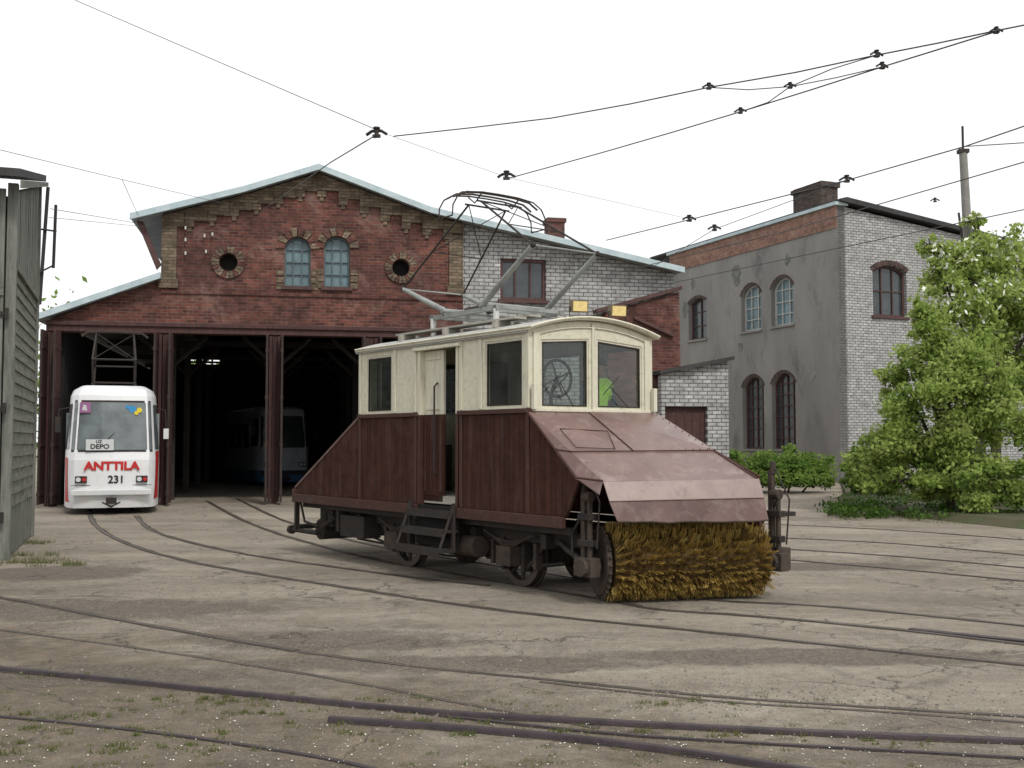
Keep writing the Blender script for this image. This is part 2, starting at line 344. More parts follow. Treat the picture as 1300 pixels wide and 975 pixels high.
# ---------------------------------------------------------------- ground
g=MB(); g.poly([(-900,-60,0),(900,-60,0),(900,2200,0),(-900,2200,0)],m_ground); o=g.build("ground"); o["kind"]="structure"
pts=[atz(*p) for p in ((1072,632),(1064,640),(1085,648),(1150,656),(1230,665),(1320,674),(1500,682))]
vv=[(p.x,p.y,.0) for p in pts]+[(40,60,0),(18,60,0)]
b=MB(); n=len(vv); b.add([(x,y,.004) for x,y,z in vv]+[(x*1.01+.15,y*1.01+.35,.12+.05*R()) for x,y,z in vv],[(i,(i+1)%n,n+(i+1)%n,n+i) for i in range(n)]+[[n+i for i in range(n)]],m_soil)
o=b.build("verge"); o["kind"]="structure"
# ---------------------------------------------------------------- rails
def catmull(P,k=8):
    out=[]
    for i in range(len(P)-1):
        p0=P[max(i-1,0)];p1=P[i];p2=P[i+1];p3=P[min(i+2,len(P)-1)]
        for j in range(k):
            t=j/k; out.append(.5*((2*p1)+(p2-p0)*t+(2*p0-5*p1+4*p2-p3)*t*t+(3*p1-p0-3*p2+p3)*t*t*t))
    out.append(P[-1]); return out
def rail(P,w=.05,h=.012,m=m_rail,groove=True,label="worn steel tram rail set flush in dusty yard",wg=.05):
    P=catmull([Vector((p.x,p.y,0)) for p in P]); b=MB(); L=len(P); vs=[];gs=[]
    for i,p in enumerate(P):
        t=(P[min(i+1,L-1)]-P[max(i-1,0)]).normalized(); nn=Vector((-t.y,t.x,0))
        for a,z in ((-w/2,-.02),(-w/2,h*.8),(-w/2*.8,h),(w/2*.8,h),(w/2,h*.8),(w/2,-.02)): vs.append(p+nn*a+UP*z)
        e1=U(.55,1.5); e2=U(.3,1.2)
        gs+= [p+nn*(w/2+.001)+UP*.004,p+nn*(w/2+wg*e1)+UP*.004,p-nn*(w/2+.001)+UP*.004,p-nn*(w/2+wg*.6*e2)+UP*.004]
    fs=[(i*6+k,(i+1)*6+k,(i+1)*6+k+1,i*6+k+1) for i in range(L-1) for k in range(5)]
    fs+=[[0,1,2,3,4,5],[(L-1)*6+k for k in (5,4,3,2,1,0)]]
    b.add(vs,fs,m)
    if groove: b.add(gs,[(i*4+k,(i+1)*4+k,(i+1)*4+k+1,i*4+k+1) for i in range(L-1) for k in (0,2)],m_groove)
    return top(b.build("tram_rail",smooth=40),label,"rail","tram rails in the yard")
UX=Vector((.604,-.797,0)).normalized(); VX=Vector((-UX.y,UX.x,0)); S0=Vector((.197,12.3,0))
def SW(u,v,z=0): return S0+UX*u+VX*v+UP*z
def G(*l): return [atz(*p) for p in l]
rail(G((112,652),(125,671),(165,692),(230,711),(320,728),(430,745),(560,765),(700,783),(860,799),(1080,822),(1330,848)))
rail(G((172,655),(192,673),(245,690),(330,707),(430,721),(520,733),(620,744)))
rail(G((262,636),(300,657),(350,677),(420,697))+[SW(u,.47) for u in (-4,-3,-2,-1,0,1,1.6)]+G((960,783),(1130,799),(1330,822)))
rail(G((300,633),(345,655),(400,674),(470,692))+[SW(u,1.47) for u in (-4,-3,-2,-1,0,1,1.6)]+G((1060,771),(1330,798)))
rail(G((1155,800),(1230,808),(1330,818)),w=.09,h=.02,m=m_railrust,label="dark switch rail tongue in dusty yard")
for a,c,d in ((664,673,688),(681,690,708),(694,706,724),(706,722,741)):
    rail(G((940,a),(1130,c),(1330,d)),w=.055,label="worn tram rail crossing the yard by the planted verge")
rail(G((-40,752),(60,770),(180,793),(375,827)),w=.038)
rail(G((378,828),(540,848),(700,864),(900,884),(1100,898),(1330,912)),w=.028,h=.007,wg=.025)
rail(G((-40,795),(200,827),(420,862),(600,896),(760,925)),w=.02,h=.005,wg=.02,label="half buried old tram rail in bare earth")
rail(G((-60,846),(130,864),(280,880),(540,906),(700,916),(980,931),(1340,946)),w=.045,h=.032,wg=.025,m=m_railrust,label="raised dark rusty rail above bare earth")
rail(G((418,916),(560,926),(700,938),(860,957),(1040,985)),w=.048,h=.034,wg=.025,m=m_railrust,label="raised dark rusty rail with cut end")
rail(G((-60,905),(100,920),(250,938),(420,965),(520,990)),w=.03,h=.01,wg=.015,m=m_railrust,label="low rusty rail among grass tufts")
rail(G((558,909),(760,931),(950,944),(1150,955),(1340,966)),w=.03,h=.012,wg=.02,m=m_railrust,label="rusty rail running beside a raised rail")
rail(G((685,866),(900,890),(1100,903),(1330,920)),w=.02,h=.005,wg=.015,label="thin check rail almost buried in dust")
# ---------------------------------------------------------------- depot
dO=Vector((-12.6,29.2,0)); dD=Vector((.9795,.2013,0)).normalized()
def fs(px,py): return onwall(px,py,dO,dD)
depot=empty("tram_depot",dO,math.atan2(dD.y,dD.x),"large red brick tram depot with gabled front and open bays","depot")
WF=wm((0,0,0),(1,0,0))
zl=fs(200,413)[1]
prof=[fs(168,276),fs(310,242),fs(404,214),fs(545,268),fs(862,343)]
def rz(s):
    for i in range(4):
        a,c=prof[i],prof[i+1]
        if s<=c[0] or i==3: return a[1]+(c[1]-a[1])*(s-a[0])/(c[0]-a[0])
sL=fs(205,330)[0]; sR=fs(588,330)[0]; sE=fs(858,420)[0]; sP=prof[2][0]
zA0=fs(52,404)[1]; zA1=fs(205,352)[1]
DEEP=22
off=.12
outl=[(0,zl),(sR,zl),(sR,rz(sR)-off),(prof[3][0],prof[3][1]-off),(sP,prof[2][1]-off),(prof[1][0],prof[1][1]-off),(sL,rz(sL)-off),(sL,zA1-.05),(0,zA0-.05)]
holes=[]; wins=[]
for (a,c,yt,yb) in ((361,394,301,363),(411,444,300,364)):
    x0,z0=fs(a,yb); x1,_=fs(c,yb); _,z1=fs((a+c)/2,yt); wins.append((x0,x1,z0,z1)); holes.append(arch(x0,x1,z0,z1,(x1-x0)*.48))
circ=[]
for (cx,cy) in ((290,333),(509,340)):
    x,z=fs(cx,cy); circ.append((x,z)); holes.append([(x+.25*math.cos(t*math.pi/10),z+.25*math.sin(t*math.pi/10)) for t in range(20)])
wall("brick_gable_wall",outl,holes,.45,m_redbrick,depot,WF)
for (x0,x1,z0,z1) in wins:
    w_=window(depot,WF,x0,x1,z0,z1,(x1-x0)*.48,m_winblue,m_bluepane,3,4,.05,.14,sill=m_winframe,vous=(m_tanbrick,.26,m_redbrick,.05))
    for sx in (x0-.22,x1+.02): 
        b=MB()
        for k in range(3): b.b2((sx,z1-.95-k*.2-.16,.0),(sx+.2,z1-.95-k*.2,.03),m_tanbrick)
        b.build("window_quoin",w_)
for (x,z) in circ:
    b=MB(); n=22
    for k in range(n):
        a=2*math.pi*k/n; c=a+2*math.pi/n*.85
        b.prism([(x+r*math.cos(t),z+r*math.sin(t),-.03) for r,t in ((.26,a),(.46,a),(.46,c),(.26,c))],(0,0,.08+.015*R()),m_tanbrick if k%3 else m_redbrick)
    o=b.build("round_vent",depot,WF)
    MB().poly([(x+.25*math.cos(t*math.pi/10),z+.25*math.sin(t*math.pi/10),-.3) for t in range(20)],m_black).build("vent_hole_dark",o)  # black disc stands in for the shade inside the round hole
b=MB(); n=14; st=(sR-sL)/n
for k in range(n):
    a=sL+k*st+.004; c=a+st-.008; ra,rc=rz(a)-off-.03,rz(c)-off-.03; yb=min(ra,rc)-.3
    P=[(a,yb),(c,yb),(c,rc),(a,ra)]
    if a<sP<c: P=[(a,yb),(c,yb),(c,rc),(sP,rz(sP)-off-.03),(a,ra)]
    b.prism([(p[0],p[1],.0) for p in P],(0,0,.09),m_tanbrick)
    b.b2((a,yb-.18,0),(a+st*.42,yb-.004,.06),m_tanbrick)
    b.b2((a+st*.12,yb-.30,0),(a+st*.3,yb-.184,.04),m_tanbrick)
b.build("corbel_frieze",depot,WF)
for (x,zb,zt) in ((sL+.0,fs(205,354)[1],rz(sL)-.6),(sR-.42,fs(588,364)[1],rz(sR)-.6)):
    b=MB(); z=zb
    while z<zt-.1: b.b2((x,z,0),(x+.4,z+.302,.07),m_tanbrick); z+=.302
    b.b2((x-.06,zb-.25,0),(x+.46,zb-.004,.11),m_tanbrick)
    b.build("pilaster",depot,WF)
b=MB(); b.b2((sL+.02,fs(205,372)[1],0),(sR-.02,fs(205,372)[1]+.09,.04),m_redbrick); b.build("string_course",depot,WF)
for i in range(4):
    a,c=prof[i],prof[i+1]
    b=MB(); b.prism([(a[0],-.42,a[1]-.1),(c[0],-.42,c[1]-.1),(c[0],-.42,c[1]),(a[0],-.42,a[1])],(0,DEEP,0),m_roof); b.build("roof",depot)
    b=MB(); b.prism([(a[0],-.5,a[1]-.15),(c[0],-.5,c[1]-.15),(c[0],-.5,c[1]+.02),(a[0],-.5,a[1]+.02)],(0,.077,0),m_roofedge); b.build("roof_edge",depot)
a=fs(48,403);c=fs(206,350)
b=MB(); b.prism([(a[0],-.3,a[1]-.1),(c[0]-.01,-.3,c[1]-.1),(c[0]-.01,-.3,c[1]+.02),(a[0],-.3,a[1]+.02)],(0,DEEP,0),m_roof)
b.prism([(a[0],-.38,a[1]-.12),(c[0]-.01,-.38,c[1]-.12),(c[0]-.01,-.38,c[1]+.05),(a[0],-.38,a[1]+.05)],(0,.077,0),m_roofedge); b.build("aisle_roof",depot)
b=MB(); b.b2((sL-.0,.46,zA1-.6),(sL+.3,DEEP,rz(sL)-.12),m_redbrick); b.build("clerestory_wall",depot)
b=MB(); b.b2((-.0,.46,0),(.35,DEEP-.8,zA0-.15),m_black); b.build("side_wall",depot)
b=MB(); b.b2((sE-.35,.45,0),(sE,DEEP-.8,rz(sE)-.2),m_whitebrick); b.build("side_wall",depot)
b=MB(); b.b2((sE-.5,.5,0),(sE-.36,DEEP-1.1,rz(sE)-.25),m_black); b.build("wall_lining",depot)  # near-black sheet over white brick, depot gloom put into its colour
b=MB(); b.prism([(prof[0][0]+.12,-.1,prof[0][1]-.1),(prof[0][0]+.3,-.1,prof[0][1]-.12),(sL,-.1,zA1+.35),(sL-.12,-.1,zA1+.2)],(0,.14,0),m_winframe); b.build("eave_bracket_or_shadow",depot)
bk=Vector((-dD.y,dD.x,0)); Pw=dO+bk*(DEEP-1.0)
def bwp(px,py): return onwall(px,py,Pw,dD)
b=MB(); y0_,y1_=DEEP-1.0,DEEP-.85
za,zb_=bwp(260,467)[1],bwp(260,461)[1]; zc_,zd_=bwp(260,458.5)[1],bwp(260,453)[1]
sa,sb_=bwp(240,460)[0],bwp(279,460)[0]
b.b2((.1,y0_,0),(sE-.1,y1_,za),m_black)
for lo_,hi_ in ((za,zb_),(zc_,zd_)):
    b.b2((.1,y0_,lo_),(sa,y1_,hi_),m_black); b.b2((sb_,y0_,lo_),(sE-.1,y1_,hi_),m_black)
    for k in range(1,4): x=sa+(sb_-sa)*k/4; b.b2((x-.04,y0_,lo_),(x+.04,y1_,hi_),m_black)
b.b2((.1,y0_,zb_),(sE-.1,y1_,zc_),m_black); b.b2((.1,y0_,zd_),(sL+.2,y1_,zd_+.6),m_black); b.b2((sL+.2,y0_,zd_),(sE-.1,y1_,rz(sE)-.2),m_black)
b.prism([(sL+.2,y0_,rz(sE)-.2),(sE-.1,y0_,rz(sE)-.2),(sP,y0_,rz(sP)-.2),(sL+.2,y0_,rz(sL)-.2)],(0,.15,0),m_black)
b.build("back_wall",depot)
b=MB(); b.b2((-.02,-.1,zl-.22),(sE-3.2,.38,zl-.003),m_steelred); b.b2((-.02,-.16,zl-.05),(sR+.5,-.1,zl+.06),m_steelred); b.build("lintel_beam",depot,bevel=.01)
def foldeddoor(px0,px1):
    s0=fs(px0,560)[0]; s1=fs(px1,560)[0]; w=s1-s0; b=MB()
    b.b2((s0+w*.36,-.05,0),(s0+w*.64,.35,zl-.225),m_steelred)
    for x in (s0,s1-.07):
        b.b2((x,-.75,.08),(x+.06,-.06,zl-.24),m_steelred)
        for z in (.3,1.6,2.9,4.2): b.b2((x-.012,-.77,z),(x+.072,-.05,z+.1),m_steelred)
        b.b2((x+.01,-.79,.1),(x+.05,-.755,zl-.3),m_iron)
    b.b2((s0+.08,-.2,.05),(s0+w*.34,-.13,zl-.26),m_steelred)
    b.b2((s0+w*.66,-.2,.05),(s1-.09,-.13,zl-.26),m_steelred)
    b.build("folded_door",depot)
foldeddoor(56,76); foldeddoor(197,219); foldeddoor(337,359); foldeddoor(458,482)
b=MB(); b.b2((-.0,.0,0),(.28,.4,zl-.23),m_redbrick); b.build("brick_pier",depot)
for k in range(4):
    b=MB(); y=2.5+k*4.8
    b.b2((.4,y,5.0 if k<2 else 4.9),(sE-.55,y+.22,5.2 if k<2 else 5.05),m_beam)
    for px in (205,349,470): 
        s=fs(px,560)[0]; b.b2((s-.1,y+.01,0),(s+.1,y+.2,4.99),m_beam)
        b.tube([(s,y+.1,4.0),(s+1,y+.1,4.9)],.07,m_beam,5); b.tube([(s,y+.1,4.0),(s-1,y+.1,4.9)],.07,m_beam,5)
    b.build("roof_truss",depot)
zr=[(sR+.0,.0),(sE,.0),(sE,rz(sE)-off),(sR+.0,rz(sR)-off)]
x0,z0=fs(636,380); x1,z1=fs(694,329)
wall("white_brick_wall",zr,[arch(x0,x1,z0,z1,0)],.4,m_whitebrick,depot,WF,z=-.1)
window(depot,WF,x0,x1,z0,z1,0,m_winframe,m_darkpane,3,1,.09,.2,sill=m_winframe)
P=[fs(*p) for p in ((765,398),(858,372),(861,470))]
outl=[(P[0][0],0),(P[2][0],0),(P[1][0]+.0,P[1][1]),(P[0][0],P[0][1])]
wall("red_brick_wing",outl,[],.35,m_redbrick,depot,WF,z=.3)
b=MB(); a,c=P[0],P[1]; b.prism([(a[0]-.3,a[1]-.03,-.0),(c[0]+.05,c[1]+.05,0),(c[0]+.05,c[1]+.17,0),(a[0]-.3,a[1]+.08,0)],(0,0,.42),m_winframe); 
b.build("wing_roof",depot,WF)
a=fs(800,405);c=fs(850,428); MB().tube([(a[0],a[1],.36),(c[0],c[1],.36)],.06,m_winframe,6).build("drain_pipe",depot,WF)
lt0=fs(826,560)[0]; lt1=fs(909,560)[0]; zt0=fs(826,478)[1]; zt1=fs(909,461)[1]
x0,zd=fs(830,517); x1,_=fs(882,517)
wall("lean_to_wall",[(lt0,0),(lt1,0),(lt1,zt1),(lt0,zt0)],[[(x0,.02),(x1,.02),(x1,zd),(x0,zd)]],.3,m_whitebrick,depot,WF,z=1.0)
b=MB(); b.prism([(lt0-.1,zt0,-.5),(lt1+.12,zt1+.02,-.5),(lt1+.12,zt1+.13,-.5),(lt0-.1,zt0+.11,-.5)],(0,0,1.7),m_roofdark); b.build("lean_to_roof",depot,WF)
b=MB(); b.b2((lt1-.3,-.5,0),(lt1-.01,.69,zt1-.05),m_whitebrick); b.build("lean_to_side",depot)
b=MB(); b.b2((x0+.01,.03,.75),(x1-.01,zd-.01,.85),m_steelred)
for k in range(5): b.b2((x0+.15+k*.25,.05,.851),(x0+.17+k*.25,zd-.05,.87),m_winframe)
b.build("lean_to_door",depot,WF)
cx,cz=onwall(703,308,dO+bk*4,dD); b=MB()
b.b2((cx-.28,3.6,cz-1.8),(cx+.28,4.2,cz+.62),m_chim); b.b2((cx-.33,3.55,cz+.62),(cx+.33,4.25,cz+.76),m_chim); b.build("chimney",depot)
for px,py in ((236,290),(260,300),(236,305),(262,320),(270,298),(236,322)):
    b=MB(); x,z=fs(px,py); b.cyl((x,z-.05,.12),(x,z+.04,.12),.025,m_ins,8); b.cyl((x,z,0),(x,z,.12),.012,m_iron,6)
    b.build("wire_insulator",depot,WF)
# ---------------------------------------------------------------- grey building
gO=atz(1068,613); gd=Vector((5.35,-12.7,0)).normalized(); gw=Vector((-gd.y,gd.x,0))
grey=empty("workshop_building",gO,math.atan2(gw.y,gw.x),"two storey workshop with grey rendered flank and white brick end","building")
def gg(px,py): return onwall(px,py,gO,gd)
def gh(px,py): return onwall(px,py,gO,gw)
MG=wm((0,0,0),(0,-1,0)); MH=wm((0,0,0),(1,0,0))
zc=gg(1058,262)[1]; sF=gg(851,330)[0]
hl=[];ww=[]
for (a,c,yt,yb,rs,fm,gm,co,ro) in ((874,897,378,431,.15,m_winframe,m_darkpane,2,3),(941,966,362,420,.3,m_winwhite,m_bluepane,3,4),(979,1007,352,413,.3,m_winwhite,m_bluepane,3,4),(943,970,478,570,.3,m_winframe,m_darkpane,4,7),(980,1010,473,570,.3,m_winframe,m_darkpane,4,7)):
    x0,_=gg(a,(yt+yb)/2); x1,_=gg(c,(yt+yb)/2); _,z0=gg((a+c)/2,yb); _,z1=gg((a+c)/2,yt); w=x1-x0
    hl.append(arch(x0,x1,z0,z1,w*rs)); ww.append((x0,x1,z0,z1,w*rs,fm,gm,co,ro))
wall("grey_rendered_wall",[(sF,0),(0,0),(0,zc),(sF,zc)],hl,.4,m_render,grey,MG)
for q in ww: 
    o=window(grey,MG,*q[:5],q[5],q[6],q[7],q[8],.09,.25,sill=m_render,vous=(m_steelred,.13,m_chimdark,.008))
b=MB(); b.b2((sF,zc-.95,0),(-.02,zc-.003,.05),m_orangebrick); b.build("exposed_brick_band",grey,MG)
b=MB(); b.b2((sF-.1,zc+.0,-.5),(.12,zc+.14,.18),m_roofedge); b.build("roof_gutter",grey,MG)
for (px,py,r) in ((935,348,.6),(870,392,.45),(1000,330,.3),(925,395,.35),(940,440,.3),(880,360,.3),(1030,470,.5),(905,450,.4)):
    b=MB(); x,z=gg(px,py); P=[(x+r*U(.5,1.1)*math.cos(t*math.pi/7)*.8,z+r*U(.5,1.2)*math.sin(t*math.pi/7),.0) for t in range(14)]
    b.prism(P,(0,0,.012),random.choice((m_greyboard,m_concrete))); b.build("render_patch",grey,MG)
tE=12.0; zE=gh(1195,293)[1]; tq=gh(1195,293)[0]; slope=(zE-zc)/tq
x0,_=gh(1108,370); x1,_=gh(1151,370); _,z0=gh(1130,402); _,z1=gh(1130,337)
wall("white_brick_wall",[(.01,0),(tE,0),(tE,zc+slope*tE),(.01,zc)],[arch(x0,x1,z0,z1,.3)],.4,m_whitebrick,grey,MH)
window(grey,MH,x0,x1,z0,z1,.3,m_winframe,m_darkpane,3,2,.1,.2,sill=m_winframe,vous=(m_chimdark,.22,m_winframe,.03))
b=MB(); b.prism([(.0,-.3,zc+.145),(tE+.2,-.3,zc+slope*tE+.1),(tE+.2,-.3,zc+slope*tE+.27),(.3,-.3,zc+.33),(.0,-.3,zc+.25)],(0,16,0),m_roofdark); b.build("roof",grey)
b=MB(); b.b2((tE-.4,.4,0),(tE,14.0,zc+slope*tE),m_whitebrick); b.build("side_wall",grey)
b=MB(); b.b2((.4,-sF-.4,0),(tE-.4,-sF,zc+slope*tE),m_whitebrick); b.build("rear_wall",grey)
yy=-onwall(1036,252,gO+gw*1.2,gd)[0]; b=MB()
b.b2((.7,yy-1.0,zc-.2),(1.6,yy+1.0,zc+1.55),m_chimdark); b.b2((.62,yy-1.08,zc+1.3),(1.68,yy+1.08,zc+1.5),m_chimdark); b.build("chimney",grey)
# ---------------------------------------------------------------- left shed
sO=Vector((atY(10,560,16).x,16,0)); sB=Vector(((-8.86)-sO.x,20.0-16,0)); Ls=sB.length
shed=empty("timber_shed",sO,math.atan2(sB.y,sB.x)-math.pi/2,"tall grey weathered timber shed with boarded walls","shed")
zN=5.6; zF=6.62
def top_z(y): return zN+(zF-zN)*y/Ls
b=MB(); b.prism([(-5,0,0),(-.08,0,0),(-.08,0,zN-.2),(-5,0,zN-.2)],(0,Ls,0),m_greywood); b.build("shed_body",shed)
b=MB(); z=.75
while z<4.35:
    y=.12
    while y<Ls-.12:
        y1=min(Ls-.1,y+U(1.2,2.4)); b.box((0,(y+y1)/2,z+.1),(.03,y1-y-.012,.205),m_greyboard,Matrix.Rotation(math.radians(-7+U(-2.5,2.5)),3,'Y')@Matrix.Rotation(U(-.006,.006),3,'X')); y=y1
    z+=.19
b.build("flank_siding",shed)
for nm,zlo,zhi in (("upper_boarding",4.4,None),("lower_boarding",.02,.74)):
    b=MB(); y=.02
    while y<Ls-.1:
        w=U(.14,.2); b.b2((-.05,y,zlo),(.01+U(0,.014),y+w-.014,(top_z(y)-.12) if zhi is None else zhi),m_greyboardv); y+=w
    b.build(nm,shed)
MB().b2((-.02,-.02,4.34),(.06,Ls,4.45),m_greyboard).build("ledge_board",shed)
MB().b2((-.08,-.03,0),(.06,.12,zN),m_greyboardv).build("corner_post",shed)
MB().b2((-.08,Ls-.1,0),(.06,Ls+.03,zF-.1),m_greyboardv).build("corner_post",shed)
b=MB(); x=-5
while x<-.12: w=U(.16,.22); b.b2((x,-.06-U(0,.012),.02),(x+w-.012,-.0,zN-.1),m_greyboardv); x+=w
b.b2((-5,-.1,3.9),(-.1,-.061,4.02),m_greyboard)
b.build("front_boards",shed)
for z in (.6,2.2,3.6): 
    b=MB(); b.b2((-.5,-.11,z),(-.06,-.08,z+.06),m_iron); b.cyl((-.05,-.12,z-.05),(-.05,-.12,z+.11),.03,m_iron,8); b.build("door_hinge",shed)
b=MB(); b.prism([(-5.4,-.5,zN-.0),(-5.4,Ls+.15,zF+.02),(-5.4,Ls+.15,zF+.14),(-5.4,-.5,zN+.12)],(5.52,0,0),m_roofdark); b.build("shed_roof",shed)
MB().prism([(.125,-.45,zN-.16),(.125,Ls+.1,zF-.08),(.125,Ls+.1,zF+.0),(.125,-.45,zN-.04)],(.04,0,0),m_greyboardv).build("barge_board",shed)
MB().prism([(.03,Ls+.04,4.3),(.03,Ls+.1,4.3),(.13,Ls+.1,zF-.1),(.13,Ls+.04,zF-.1)],(.06,0,0),m_roofdark).build("eave_bracket_or_shadow",shed)  # dark strip for the overhang and its eave shadow, not a bracket
b=MB(); b.tube([(.28,Ls+.1,5.0),(.30,Ls+.1,6.2)],.028,m_iron,8); b.tube([(.0,Ls-.05,5.7),(.32,Ls+.1,5.7)],.018,m_iron,6); b.tube([(.0,Ls-.05,4.85),(.28,Ls+.1,5.05)],.018,m_iron,6); b.build("wire_bracket",shed)
# ---------------------------------------------------------------- sweeper
W=1.95; OFF=(2.0,-.97,0)
sw=empty("snow_sweeper_tram",SW(-2,.97),math.atan2(UX.y,UX.x),"cream and maroon sweeper tram with rotary brush under sloping hood","rail vehicle")
OM=Matrix.Translation(OFF)
def SL(P):
    d=Vector(P)-S0; return Vector((d.dot(UX),d.dot(VX),P[2]))
MN=OM@wm((0,0,0),(1,0,0)); MFR=OM@wm((0,0,0),(0,1,0)); MFA=OM@wm((0,W,0),(-1,0,0)); MRE=OM@wm((-3.92,0,0),(0,-1,0))
zB=2.09; zE_=3.03
def ro(v): 
    t=(v-W/2)/(W/2+.05); return 3.06+.17*(1-t*t)
def rf(v): return ro(v)-.055
dU0,dU1=-2.33,-1.45
A=Vector((0,0,zB)); 
D=SL((2.71,12.0,1.34)); E=SL((.96,11.45,1.33)); C=Vector((.865,0,1.36))
wall("lower_body_side",[(-5.94,.93),(dU0-.04,.93),(dU0-.04,zB),(-3.92,zB),(-5.94,1.02)],[],.04,m_brown,sw,MN)
wall("lower_body_side",[(dU1+.04,.93),(.64,.93),(.865,1.34),(.0,zB),(dU1+.04,zB)],[],.04,m_brown,sw,MN)
wall("lower_body_side",[(-1.7,.93),(5.94,.93),(5.94,1.02),(3.92,zB),(0,zB),(-1.7,1.36)],[],.04,m_brown,sw,MFA)
for P in (((-5.97,-.05,.80),(dU0-.02,.02,.925)),((dU1+.02,-.05,.80),(.62,.02,.925)),((-5.97,W-.02,.80),(1.7,W+.03,.925)),((-5.98,-.051,.795),(-5.9,W+.02,1.0)),
    ((-3.95,-.03,zB-.02),(dU0-.02,.03,zB+.035)),((dU1+.02,-.03,zB-.02),(.03,.03,zB+.035))):
    MB().b2(P[0],P[1],m_brownp).build("sill_beam",sw,off=OFF,bevel=.006)
for u in (-3.9,-2.42,-1.36,-.02):
    MB().b2((u-.03,-.016,.93),(u+.03,-.001,zB-.022),m_brownp).build("side_batten",sw,off=OFF,bevel=.003)
b=MB(); b.prism([(-3.9,-.01,zB-.0),(-5.97,-.01,1.0),(-5.97,-.01,1.04),(-3.9,-.01,zB+.04)],(0,W+.02,0),m_hood2); b.build("rear_hood",sw,off=OFF)
a0=Vector((-.02,-.04,zB+.02)); b0=Vector((-.02,W+.04,zB+.02)); c0=Vector(C)+Vector((0,-.04,0)); 
def slab(bb,P,m,th=.02):
    P=[Vector(p) for p in P]; bb.prism(P,(0,0,-th),m)
mAB=(a0*.55+b0*.45); mED=(Vector(E)*.6+Vector(D)*.4)
def lerp(p,q,t): return Vector(p)*(1-t)+Vector(q)*t
f=.62
l1=lerp(a0,c0,f); l2=lerp(a0,E,f); l3=lerp(mAB,mED,f); l4=lerp(b0,D,f)
e=Vector((.0,0,.012))
b=MB()
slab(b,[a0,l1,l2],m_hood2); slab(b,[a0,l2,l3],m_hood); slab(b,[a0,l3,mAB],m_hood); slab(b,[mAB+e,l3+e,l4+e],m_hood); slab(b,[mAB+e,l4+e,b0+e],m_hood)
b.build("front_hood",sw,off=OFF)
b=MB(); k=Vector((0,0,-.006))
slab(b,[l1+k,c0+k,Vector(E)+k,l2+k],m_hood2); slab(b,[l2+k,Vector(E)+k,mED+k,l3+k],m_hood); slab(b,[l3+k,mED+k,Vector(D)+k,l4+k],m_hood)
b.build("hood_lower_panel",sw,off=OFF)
b=MB()
for p,q in ((l1,l2),(l2,l3),(l3,l4),(mAB,l3),(lerp(a0,b0,.2),lerp(l1,l4,.16)),(lerp(a0,b0,.72),lerp(l1,l4,.78))): 
    b.tube([p+e,q+e],.006,m_brownp,5)
P=[lerp(lerp(a0,b0,s_),lerp(l2,l4,s_),t)+Vector((0,0,.02)) for s_,t in ((.08,.5),(.4,.55),(.3,.97),(.05,.93))]; 
b.tube(P,.006,m_brownp,4,closed=True)
for t in range(22): 
    p=lerp(l1,l4,t/21)+Vector((0,0,.02)); b.sph(p,.009,m_rust,6,4)
for t in range(16): 
    p=lerp(b0,D,t/15)+Vector((0,-.05,.015)); b.sph(p,.009,m_rust,6,4)
b.tube([a0,c0,E],.012,m_brownp,6); b.tube([b0,D],.012,m_brownp,6)
b.build("hood_seams",sw,off=OFF)
AT=SL((.965,11.44,1.32)); BT=SL((2.73,11.98,1.335)); AM=SL((1.02,11.34,1.12)); BM=SL((2.76,11.88,1.13)); AB_=SL((1.09,11.32,.90)); BB=SL((2.79,11.86,.885))
vO=(AT-AM).cross(BT-AM).normalized()*.012
b=MB(); b.prism([AT,AM,BM,BT],vO,m_hood3); 
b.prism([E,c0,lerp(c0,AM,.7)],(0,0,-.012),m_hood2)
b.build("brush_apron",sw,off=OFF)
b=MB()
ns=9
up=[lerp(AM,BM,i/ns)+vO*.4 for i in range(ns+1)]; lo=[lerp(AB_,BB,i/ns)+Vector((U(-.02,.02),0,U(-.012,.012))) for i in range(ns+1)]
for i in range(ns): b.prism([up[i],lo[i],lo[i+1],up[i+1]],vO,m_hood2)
b.tube(lo,.010,m_rust,6); b.tube([AM,BM],.007,m_hood2,5); b.build("apron_flap",sw,off=OFF)
hn=[[(-3.72,2.14),(-3.05,2.14),(-3.05,2.93),(-3.72,2.93)],[(-.86,2.14),(-.13,2.14),(-.13,2.94),(-.86,2.94)]]
wall("cab_side_wall",[(-3.92,zB+.036),(dU0,zB+.036),(dU0,2.93),(dU1,2.93),(dU1,zB+.036),(0,zB+.036),(0,zE_+.02),(-3.92,zE_+.02)],hn,.05,m_cream,sw,MN)
fr1=[(.17,2.13),(.90,2.13),(.90,2.97),(.17,2.92)]; fr2=[(1.03,2.13),(1.77,2.13),(1.77,2.92),(1.03,2.97)]
wall("cab_front_wall",[(.051,zB),(W-.051,zB)]+[(W-.051-(W-.102)*i/12,rf(W-.051-(W-.102)*i/12)) for i in range(13)],[fr1,fr2],.05,m_cream,sw,MFR)
wall("cab_far_wall",[(0,zB),(3.92,zB),(3.92,zE_+.02),(0,zE_+.02)],[[(.13,2.14),(.86,2.14),(.86,2.94),(.13,2.94)],[(1.3,2.14),(2.4,2.14),(2.4,2.94),(1.3,2.94)],[(3.05,2.14),(3.72,2.14),(3.72,2.93),(3.05,2.93)]],.05,m_cream,sw,MFA)
wall("cab_rear_wall",[(-W+.051,.95),(-.051,.95)]+[(-(.051+(W-.102)*i/12),rf(.051+(W-.102)*i/12)) for i in range(13)],[[(-1.7,2.14),(-1.05,2.14),(-1.05,2.93),(-1.7,2.93)],[(-.9,2.14),(-.25,2.14),(-.25,2.93),(-.9,2.93)]],.05,m_cream,sw,MRE)
